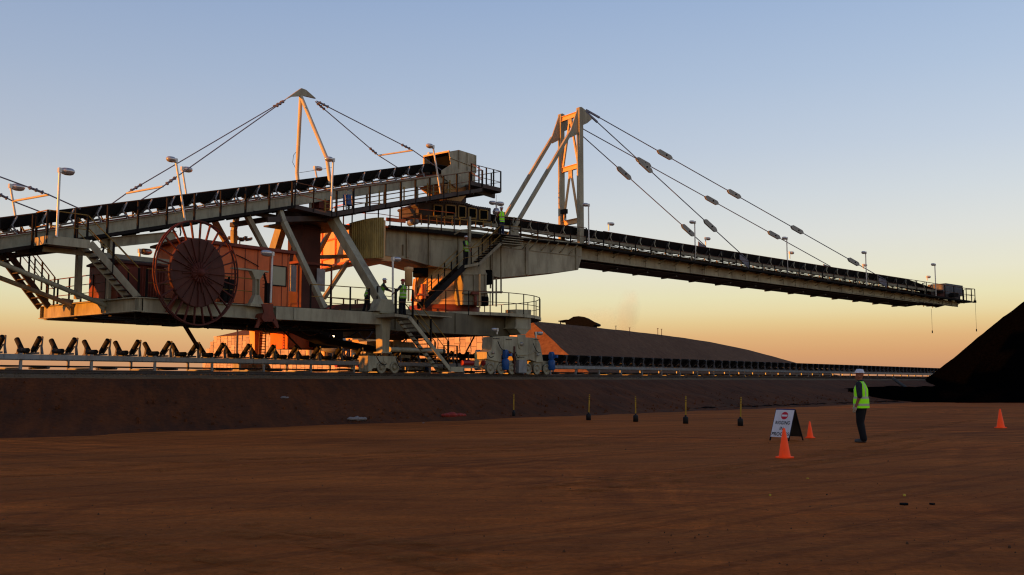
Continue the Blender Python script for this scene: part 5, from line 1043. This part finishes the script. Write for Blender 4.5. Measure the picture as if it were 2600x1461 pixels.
# ------------------------------------------------------------------ people
def person(name, loc, fwd, label, ht=1.8, vox=.016, arms=None, lean=0., helm='helm', shirt='shirt', vest='hivis', trs='trouser', glove='skin', stout=1., knee=0., headturn=0., feet='boot', stride=.0, bulk=1.12):
    fwd = Vector((fwd[0], fwd[1], 0)).normalized(); rz = math.atan2(-fwd.x, fwd.y)
    root = thing(name, loc, rz, label=label, cat='person', group='workers in high visibility vests'); k = ht / 1.8
    def P(x, y, z):
        if z > .95: y += (z - .95) * lean
        return Vector((x, y, z)) * k
    b = MB(); bones = []
    def ball(c, r, s=(1, 1, 1)): b.lathe(c, [(r * math.sin(math.pi * i / 8) + .0001, -r * math.cos(math.pi * i / 8)) for i in range(9)], 0, 12, xr=s[0], yr=s[1])
    def limb(p, q, r1, r2, tagn): b.tube(p, q, r1 * k, 0, 12, r2 * k); ball(p, r1 * k); ball(q, r2 * k); bones.append((p, q, tagn, (r1 + r2) / 2 * k))
    def loft(rings, n=20):
        vs = []; fs = []
        for (c, rx, ry) in rings: vs += [c + Vector((rx * k * math.cos(2 * math.pi * i / n), ry * k * math.sin(2 * math.pi * i / n), 0)) for i in range(n)]
        for j in range(len(rings) - 1):
            for i in range(n): fs.append((j * n + i, j * n + (i + 1) % n, (j + 1) * n + (i + 1) % n, (j + 1) * n + i))
        fs += [tuple(range(n - 1, -1, -1)), tuple(range((len(rings) - 1) * n, len(rings) * n))]; b.add(vs, fs)
    tor = [(.84, .10, .09), (.90, .165, .125), (.98, .168 * stout, .13 * stout), (1.10, .155 * stout, .125 * stout), (1.25, .172, .128), (1.36, .185, .12), (1.44, .165, .095), (1.49, .09, .07), (1.53, .058, .058)]
    loft([(P(0, 0, z), rx, ry) for z, rx, ry in tor]); bones.append((P(0, 0, .92), P(0, 0, 1.1), 'low', .15 * k)); bones.append((P(0, 0, 1.05), P(0, 0, 1.42), 'top', .15 * k))
    limb(P(0, 0, 1.48), P(0, .015, 1.58), .056, .056, 'head')
    hc = P(0, .015, 1.66); ct, s_ = math.cos(headturn), math.sin(headturn); ht_ = lambda x, y, z: hc + Vector((x * ct - y * s_, x * s_ + y * ct, z)) * k
    loft([(hc + Vector((0, dy * k, dz * k)), rx, ry) for dz, dy, rx, ry in ((-.13, .03, .03, .035), (-.115, .028, .05, .062), (-.07, .012, .066, .082), (0, .0, .076, .096), (.06, 0, .074, .094), (.105, 0, .05, .066), (.12, 0, .02, .03))]); bones.append((hc - Z * .1 * k, hc + Z * .1 * k, 'head', .08 * k))
    limb(ht_(0, .092, -.03), ht_(0, .108, -.055), .010, .016, 'head'); limb(ht_(0, .085, -.088), ht_(0, .09, -.09), .018, .018, 'head')   # nose, lips
    for sx in (-1, 1): limb(ht_(sx * .076, 0, -.02), ht_(sx * .084, -.01, -.05), .014, .012, 'head')
    arms = arms or {}
    for sx in (-1, 1):
        sh_ = P(sx * .185, 0, 1.42); el, wr = arms.get(sx, ((sx * .235, -.03, 1.14), (sx * .245, .05, .90))); el = P(*el); wr = P(*wr)
        limb(sh_, el, .066 * bulk, .054 * bulk, 'arm'); m_ = el.lerp(wr, .3); limb(el, m_, .045, .042, 'fore'); limb(m_, wr, .042, .030, 'fore')
        d = (wr - el).normalized(); side = Vector((0, 1, 0)) if abs(d.y) < .8 else Vector((1, 0, 0)); side = (side - d * side.dot(d)).normalized(); nn = d.cross(side)
        pm_ = wr + d * .075 * k; limb(wr, pm_, .030, .034, 'hand'); limb(wr + side * .015 * k, pm_ + side * .02 * k, .026, .026, 'hand'); limb(wr - side * .015 * k, pm_ - side * .022 * k, .024, .024, 'hand')
        for i, (o_, L) in enumerate(((.030, .070), (.011, .080), (-.010, .075), (-.029, .058))):
            a = pm_ + side * o_ * k + d * .02 * k; m1 = a + (d * .6 + nn * sx * -.12) * L * k; m2 = m1 + (d * .35 + nn * sx * -.35) * L * k
            limb(a, m1, .0105, .0100, 'hand'); limb(m1, m2, .0100, .0090, 'hand')
        a = wr + side * .025 * k + d * .02 * k; m1 = a + (side * .6 + d * .6) * .045 * k; limb(a, m1, .015, .012, 'hand'); limb(m1, m1 + (d * .9 + side * .2) * .03 * k, .012, .010, 'hand')
    for sx in (-1, 1):
        st_ = stride * sx; hip = P(sx * .088, 0, .90); kn = P(sx * .10, .02 + knee + st_ * .5, .50); an = P(sx * .105, -.03 + st_, .10)
        B_ = bulk; limb(hip, hip.lerp(kn, .5), .100 * B_, .084 * B_, 'leg'); limb(hip.lerp(kn, .5), kn, .084 * B_, .070 * B_, 'leg'); limb(kn, kn.lerp(an, .35), .070 * B_, .070 * B_, 'leg'); limb(kn.lerp(an, .35), an, .070 * B_, .066 * B_, 'leg')
        limb(an, P(sx * .11, -.05 + st_, .045), .048, .042, 'foot'); limb(P(sx * .11, -.05 + st_, .045), P(sx * .12, .10 + st_, .043), .042, .043, 'foot'); limb(P(sx * .12, .10 + st_, .042), P(sx * .125, .16 + st_, .036), .041, .034, 'foot')
    tmp = b.build('tmp', ['skin']); md = tmp.modifiers.new('r', 'REMESH'); md.mode = 'VOXEL'; md.voxel_size = vox; md.use_smooth_shade = True
    m2 = tmp.modifiers.new('s', 'SMOOTH'); m2.iterations = 3 if vox < .012 else 1; m2.factor = .5
    dg = bpy.context.evaluated_depsgraph_get(); me = bpy.data.meshes.new_from_object(tmp.evaluated_get(dg)); bpy.data.objects.remove(tmp)
    me.materials.clear()
    for q in ('skin', shirt, trs, glove, feet): me.materials.append(M[q])
    idx = dict(head=0, top=1, low=1, arm=1, fore=0, hand=3, leg=2, foot=4)
    bs = [(p, q - p, max(1e-6, (q - p).length_squared), t, rr) for p, q, t, rr in bones]
    for pl in me.polygons:
        c = pl.center; best = 9; bt = 'top'
        for p, d, l2, t, rr in bs:
            f_ = max(0, min(1, (c - p).dot(d) / l2)); dd = (c - p - d * f_).length - rr
            if dd < best: best = dd; bt = t
        if c.z < .93 * k and bt in ('low', 'top'): bt = 'leg'
        pl.material_index = idx[bt]
    o = bpy.data.objects.new('body', me); COL.objects.link(o); o.parent = root; WM[o.name] = WM[root.name]
    # clothes as children
    wm = WM[root.name]; vb = MB(); n = 28
    rg = [(.845, .190 * stout, .150 * stout), (.90, .192 * stout, .152 * stout), (.955, .190 * stout, .15 * stout), (1.02, .184 * stout, .148 * stout), (1.075, .183 * stout, .146 * stout), (1.13, .183 * (1 + stout) / 2, .146 * (1 + stout) / 2), (1.19, .187 * (1 + stout) / 2, .15 * (1 + stout) / 2), (1.30, .192 * (1 + stout) / 2, .148 * (1 + stout) / 2), (1.38, .184 * (1 + stout) / 2, .138), (1.44, .150, .112), (1.475, .112, .088), (1.50, .082, .072)]
    rows = [[wm @ (P(0, 0, z) + Vector((rx * k * math.cos(2 * math.pi * i / n), ry * k * math.sin(2 * math.pi * i / n), 0))) for i in range(n + 1)] for z, rx, ry in rg]
    def mf(j, i):
        if j in (1, 4) : return 1
        if j >= 5 and i % 14 in (4, 9) : return 1
        return 0
    vb.strip(rows, smooth=True, mf=mf); vb.build('vest', [vest, 'tape'], root)
    hb = MB(); wz = WM[root.name].to_3x3(); hw_ = wm @ (hc + Z * .045 * k); fx = wz @ Vector((-s_, ct, 0))
    hb.lathe(hw_, [(.112 * k * math.cos(a), .085 * k * math.sin(a) + .02 * k) for a in [i * math.pi / 14 for i in range(8)]], 0, 24, yr=1.0)
    hb.lathe(hw_, [(.112 * k, .02 * k), (.122 * k, .012 * k), (.122 * k, .004 * k), (.1 * k, .006 * k)], 0, 24)
    sd_ = fx.cross(Z); hb.prism([hw_ + fx * a * k + sd_ * c * k + Z * .008 * k for a, c in ((.09, -.085), (.14, -.065), (.165, 0), (.14, .065), (.09, .085))], Z * .008)
    hb.beam(hw_ - fx * .09 * k + Z * .085 * k, hw_ + fx * .08 * k + Z * .09 * k, .03 * k, .025 * k); hb.build('helmet', helm, root)
    return root
pm = G0(2190, 1124)
person('person', pm, (-.84, .54), 'person in white helmet and lime vest standing on the dirt near the sign', 1.86, .0085, stout=1.25, bulk=1.25, glove='glove',
       arms={1: ((.225, .03, 1.15), (.215, .14, .93)), -1: ((-.25, -.03, 1.15), (-.25, .07, .89))}, knee=.02, stride=.03, headturn=.1)
def at(px, t, z): p = T((px, 780), t); return Vector((p.x, p.y, z))
person('person', at(967, -4.35, 4.95), (.9, .25), 'person in white helmet leaning on the deck handrail left of the lamp pole', 1.74, arms={-1: ((-.20, .24, 1.22), (-.12, .50, 1.12)), 1: ((.20, .24, 1.22), (.12, .50, 1.12))}, lean=.22, vest='hivis_d')
person('person', at(1023, -6.05, 4.72), (-.75, .5), 'person in red helmet at the stair head facing the lamp pole', 1.80, helm='helm_r', vest='hivis_d', shirt='jeans', arms={-1: ((-.22, .20, 1.22), (-.18, .46, 1.10)), 1: ((.24, .05, 1.16), (.20, .26, 1.04))}, stout=1.08)
person('person', at(931, -4.1, 4.95), (.9, .3), 'person half hidden behind the thick slanted leg on the deck', 1.66, lean=.35, vest='hivis_d', stride=.12)
v = Q(zF(1085, 915), -2.85)
person('person', v, (.75, -.55), 'person in white helmet standing on the dark stair landing below the boom', 1.76, vest='hivis_d', arms={1: ((.22, .12, 1.18), (.08, .30, 1.16)), -1: ((-.24, .0, 1.15), (-.22, .16, .95))})
v = Q(zF(1512, 560), -2.75)
person('person', v, (-.6, .75), 'person in bright lime vest at the top of the stairs beside the beacon', 1.78, trs='jeans', shirt='skin', arms={-1: ((-.22, .16, 1.2), (-.12, .34, 1.22)), 1: ((.24, .12, 1.18), (.14, .34, 1.1))})

# ------------------------------------------------------------------ cones, sign, posts, litter
def cone(x, y, h, label, tilt=0):
    p = G0(x, y); r = thing('traffic_cone', p, .4 + tilt, label=label, cat='traffic cone', group='orange traffic cones'); k = h / .7
    b = MB(); b.lathe(p + Z * .035 * k, [(.14 * k, 0), (.136 * k, .03 * k), (.030 * k, .655 * k), (.024 * k, .665 * k), (.01, .66 * k)], 0, 28); b.build('body', 'cone', r)
    b = MB(); n = 4; a = .165 * k; xx = Vector((math.cos(.4 + tilt), math.sin(.4 + tilt), 0)); yy = Vector((-xx.y, xx.x, 0))
    b.prism([p + xx * c * a + yy * d * a for c, d in ((-1, -.8), (-.8, -1), (.8, -1), (1, -.8), (1, .8), (.8, 1), (-.8, 1), (-1, .8))], Z * .035 * k); b.build('base', 'cone', r)
cone(1992.5, 1163, .60, 'largest orange traffic cone standing in front of the rigging sign')
cone(2057, 1112, .45, 'small orange traffic cone between the sign and the standing person', .3)
cone(2541, 1087, .63, 'orange traffic cone standing alone near the coal stockpile', .15)
p = G0(1955, 1119); sg = thing('sandwich_board', p, 0, label='white A-frame sign board with red no entry disc reading RIGGING IN PROCESS', cat='sign')
WX = Vector((.66, -.75, 0)); SN = Vector((-.75, -.66, 0)); wd_ = .56; hgt = .81; spd = .68
def SB(a, h, side): return p + WX * a + (Vector((0, 0, 0)) - SN * spd * side if side else Vector((0, 0, 0))) * (1 - 0) + Z * h + (-SN * spd / 2 * (h / hgt) * (1 if not side else -1))
for side in (0, 1):
    b = MB(); c = [SB(0, .10, side), SB(wd_, .10, side), SB(wd_, hgt, side), SB(0, hgt, side)]; b.prism(c, SN * (.018 if not side else -.018)); o = b.build('panel', ['signw' if not side else 'signd'], sg)
    b = MB()
    for a in (.0, wd_): b.beam(SB(a, 0, side), SB(a, hgt, side), .03, .03)
    b.build('leg', 'dark', sg)
MB().beam(SB(0, hgt + .005, 0), SB(wd_, hgt + .005, 0), .05, .03).build('hinge', 'signp', sg)
b = MB(); b.prism([SB(wd_ + .001, .10, 0), SB(wd_ + .001, hgt, 0), SB(wd_ + .001, hgt, 0) + SN * .019, SB(wd_ + .001, .10, 0) + SN * .019], WX * .006); b.build('edge', 'signp', sg)
upv = (SB(0, hgt, 0) - SB(0, 0, 0)).normalized(); nrm = WX.cross(upv).normalized(); nrm = nrm if nrm.dot(SN) > 0 else -nrm
def onb(a, h, e=.022): return SB(a, h, 0) + nrm * e
b = MB(); cc = onb(.30, .645); b.add([cc + WX * .105 * math.cos(a) + upv * .105 * math.sin(a) for a in [i * math.pi / 20 for i in range(40)]], [tuple(range(40))]); b.build('no_entry_disc', 'signr', sg)
b = MB(); cc = onb(.30, .645, .025); b.add([cc + WX * a + upv * h for a, h in ((-.088, -.026), (.088, -.026), (.088, .026), (-.088, .026))], [(0, 1, 2, 3)]); b.build('white_bar', 'signw', sg)
RM = Matrix((WX, upv, nrm)).transposed()
for txt, h, size, w in (('RIGGING', .42, .125, .43), ('IN', .275, .125, .10), ('PROCESS', .13, .125, .52)):
    cu = bpy.data.curves.new('t', 'FONT'); cu.body = txt; cu.size = size; cu.align_x = 'CENTER'; cu.space_character = 1.08; cu.offset = .0016; tm = bpy.data.objects.new('t', cu); COL.objects.link(tm)
    dg = bpy.context.evaluated_depsgraph_get(); dg.update(); me = bpy.data.meshes.new_from_object(tm.evaluated_get(dg)); bpy.data.objects.remove(tm)
    xs_ = [v.co.x for v in me.vertices]; kx = w / (max(xs_) - min(xs_)); c = onb(.285, h, .024)
    for v in me.vertices: v.co = c - p + RM @ Vector((v.co.x * kx, v.co.y * 1.05, 0))
    me.materials.clear(); me.materials.append(M['ink']); o = bpy.data.objects.new('lettering', me); COL.objects.link(o); o.parent = sg
lab = ['leftmost slim yellow delineator post with a narrow black foot', 'yellow delineator post second from the left, a wide gap after the first', 'yellow delineator post in the middle of the row of five', 'yellow delineator post fourth from the left in the row of five', 'yellow delineator post closest to the rigging sign']
for i, (bx, by, tx, ty) in enumerate(((15, 1030, 16, 828), (667, 1055, 677, 832), (1078, 1068, 1078, 852), (1513, 1085, 1518, 847), (1990, 1105, 2000, 857))):
    q = zK(bx, by); tq = zK(tx, ty); p = G0(*q); k = (q[1] - tq[1]) * p.y / FP; r = thing('delineator_post', p, 0, label=lab[i], cat='post', group='yellow delineator posts on black feet')
    px = (zK(tx, ty)[0] - q[0]) * p.y / FP; top = p + Vector((px, 0, k)); f0 = p + (top - p) * .15
    b = MB(); zs = [.15, .78, .80, .86, .88, .95, .97, 1.0]
    for a, c, m_ in zip(zs, zs[1:], (0, 1, 0, 1, 0, 1, 0)): b.tube(p + (top - p) * a, p + (top - p) * c, .027, m_, 10)
    b.build('post', ['postY', 'postB'], r); w = .07 if i == 0 else .10
    MB().lathe(p, [(.01, 0), (w, .0), (w, .22), (w * .9, .25), (.04, .26), (.035, .32), (.01, .32)], 0, 16).build('foot', 'postB', r)
def bag(name, x0, x1, y, h, m_, label, seed):
    a = G0(x0, y); c = G0(x1, y); b = MB(); rnd = random.Random(seed); n = 12; rows = []
    for i in range(n + 1):
        f_ = i / n; cpt = a.lerp(c, f_); rr = h * (.35 + .65 * math.sin(math.pi * f_)) * rnd.uniform(.6, 1.1) if 0 < i < n else .01
        rows.append([cpt + Vector((0, math.cos(t) * rr * 1.2, max(0, .02 + rr * .9 * math.sin(t) + rr * .3)  )) * rnd.uniform(.92, 1.08) if False else cpt + Vector((rnd.uniform(-.03, .03), math.cos(t) * rr * 1.2, .02 + rr * (.5 + .6 * math.sin(t)) * rnd.uniform(.7, 1.2))) for t in [q * math.pi / 5 for q in range(11)]])
    b.strip(rows, smooth=False); tag(b.build(name, m_), label, 'litter')
def bagslope(name, x0, x1, y, t, h, m_, label, seed):
    a = T((x0, y), t); c = T((x1, y), t); b = MB(); rnd = random.Random(seed); n = 14; rows = []
    for i in range(n + 1):
        f_ = i / n; cpt = a.lerp(c, f_); rr = h * (.4 + .6 * math.sin(math.pi * f_)) * rnd.uniform(.6, 1.1) if 0 < i < n else .01
        rows.append([cpt + N * (math.cos(q) * rr * 1.3) + Z * (rr * math.sin(q) * rnd.uniform(.75, 1.15)) for q in [w * math.pi / 5 for w in range(11)]])
    b.strip(rows); tag(b.build(name, m_), label, 'litter')
bagslope('plastic_bag', 881, 932, 1064, -12.35, .11, 'bagw', 'crumpled white plastic sheet at the foot of the embankment', 4)
bagslope('plastic_bag', 1120, 1184, 1055, -12.55, .13, 'bagr', 'crumpled red sacking lying at the embankment foot', 6)
bagslope('plastic_bag', 712, 733, 1010, -10.4, .06, 'bagw', 'small pale scrap of plastic halfway up the embankment', 8)
for (x, y, s_, m_, nm, lb, ct_) in ((2051, 1217, .018, 'leaf', 'scrap', 'tiny yellow scrap on the dirt below the small cone', 'scrap'), (1955, 1259, .015, 'leaf', 'scrap', 'tiny yellow scrap on the dirt below the largest cone', 'scrap'), (2297, 1259, .016, 'leaf', 'scrap', 'tiny yellow scrap just above a flat black stone', 'scrap'),
                             (2295, 1284, .06, 'black', 'stone', 'flat black stone lying on the foreground dirt', 'stone'), (2366, 1283, .035, 'black', 'stone', 'small black stone right of the flat black one', 'stone'), (1075, 1075, .04, 'bagw', 'scrap', 'tiny white scrap on the dirt between the white sheet and red sacking', 'scrap')):
    p = G0(x, y); rnd = random.Random(int(x)); b = MB(); b.prism([p + Vector((math.cos(a) * s_ * rnd.uniform(.7, 1.3), math.sin(a) * s_ * rnd.uniform(.7, 1.5), -.005)) for a in [i * .9 for i in range(7)]], Vector((.004, .01, .02 + s_ * .25))); tag(b.build(nm, m_), lb, ct_)

# ------------------------------------------------------------------ plant behind the machine and high mast light
pt0 = T((770, 930), 34); pl_ = thing('processing_plant', Vector((pt0.x, pt0.y, 1.8)), UA, label='cluttered processing plant of sunlit silos pipes and trusses glowing behind the portal leg', cat='plant')
def PT(x, y, t=34): return T(zE(x, y), t)
b = MB(); a = PT(1830, 1080); c = PT(2110, 700); b.box(a, U * (sz(c)[0] - sz(a)[0]), N * 5, Z * (c.z - a.z))
for i in range(14): q = a + U * (sz(c)[0] - sz(a)[0]) * i / 14; b.box(q - N * .12, U * .25, N * .12, Z * (c.z - a.z))
b.build('cladding', 'lit', pl_)
rnd = random.Random(11)
for i in range(13):
    b = MB(); x = 1330 + i * 58 + rnd.uniform(-14, 14); y0 = rnd.uniform(900, 1000); b.tube(PT(x, y0, 30 + i % 3), PT(x, 1130, 30 + i % 3), rnd.uniform(.08, .3), 0, 10)
    if i % 2: b.tube(PT(x, y0, 30 + i % 3), PT(x + 60, y0 + 10, 30 + i % 3), .1, 0, 8)
    b.build('pipe', ('lit', 'under', 'galv_d')[i % 3], pl_)
b = MB()
for x in range(1560, 2100, 62):
    b.beam(PT(x, 860 + rnd.uniform(-20, 40), 32), PT(x, 1120, 32), .14, .14); b.beam(PT(x, 900, 32), PT(x + 62, 980, 32), .08, .08); b.beam(PT(x, 1060, 32), PT(x + 62, 980, 32), .08, .08)
for y in (870, 900, 980, 1050): b.beam(PT(1540, y, 32), PT(2100, y, 32), .12, .14)
b.build('truss', 'under', pl_)
b = MB(); b.prism([PT(x, y, 28) for x, y in ((2010, 850), (2110, 850), (2085, 960), (2060, 965), (2110, 970), (2000, 970), (2040, 920))], N * 2); b.build('hopper', 'lit', pl_)
b = MB(); b.lathe(PT(1610, 860, 29), [(.01, -1.2), (1.0, -1.0), (1.2, -.2), (1.2, 1.3), (.01, 1.5)], 0, 20); b.build('tank', 'galv', pl_)
c = hit((609, 607), Vector((0, 200, 0)), Vector((0, 1, 0))); hm = thing('high_mast_light', Vector((c.x, c.y, 1.8)), 0, label='distant tall high mast light with a ring of floodlights above the orange house', cat='mast light')
MB().tube(Vector((c.x, c.y, 1.8)), c, .22, 0, 8, .12).build('pole', 'under', hm)
b = MB(); b.lathe(c, [(.3, -.1), (1.3, -.1), (1.3, .15), (.3, .25)], 0, 16); b.build('ring', 'under', hm)
b = MB(); a = c + Vector((1.9, 0, 0)); b.box(a - Vector((.5, .3, .35)), Vector((1.1, 0, .25)), Vector((0, .6, 0)), Vector((0, 0, .4))); o = b.build('floodlight', 'under', hm, c)
for i in range(1, 8): e = o.copy(); COL.objects.link(e); e.rotation_euler = (0, 0, i * math.pi / 4)
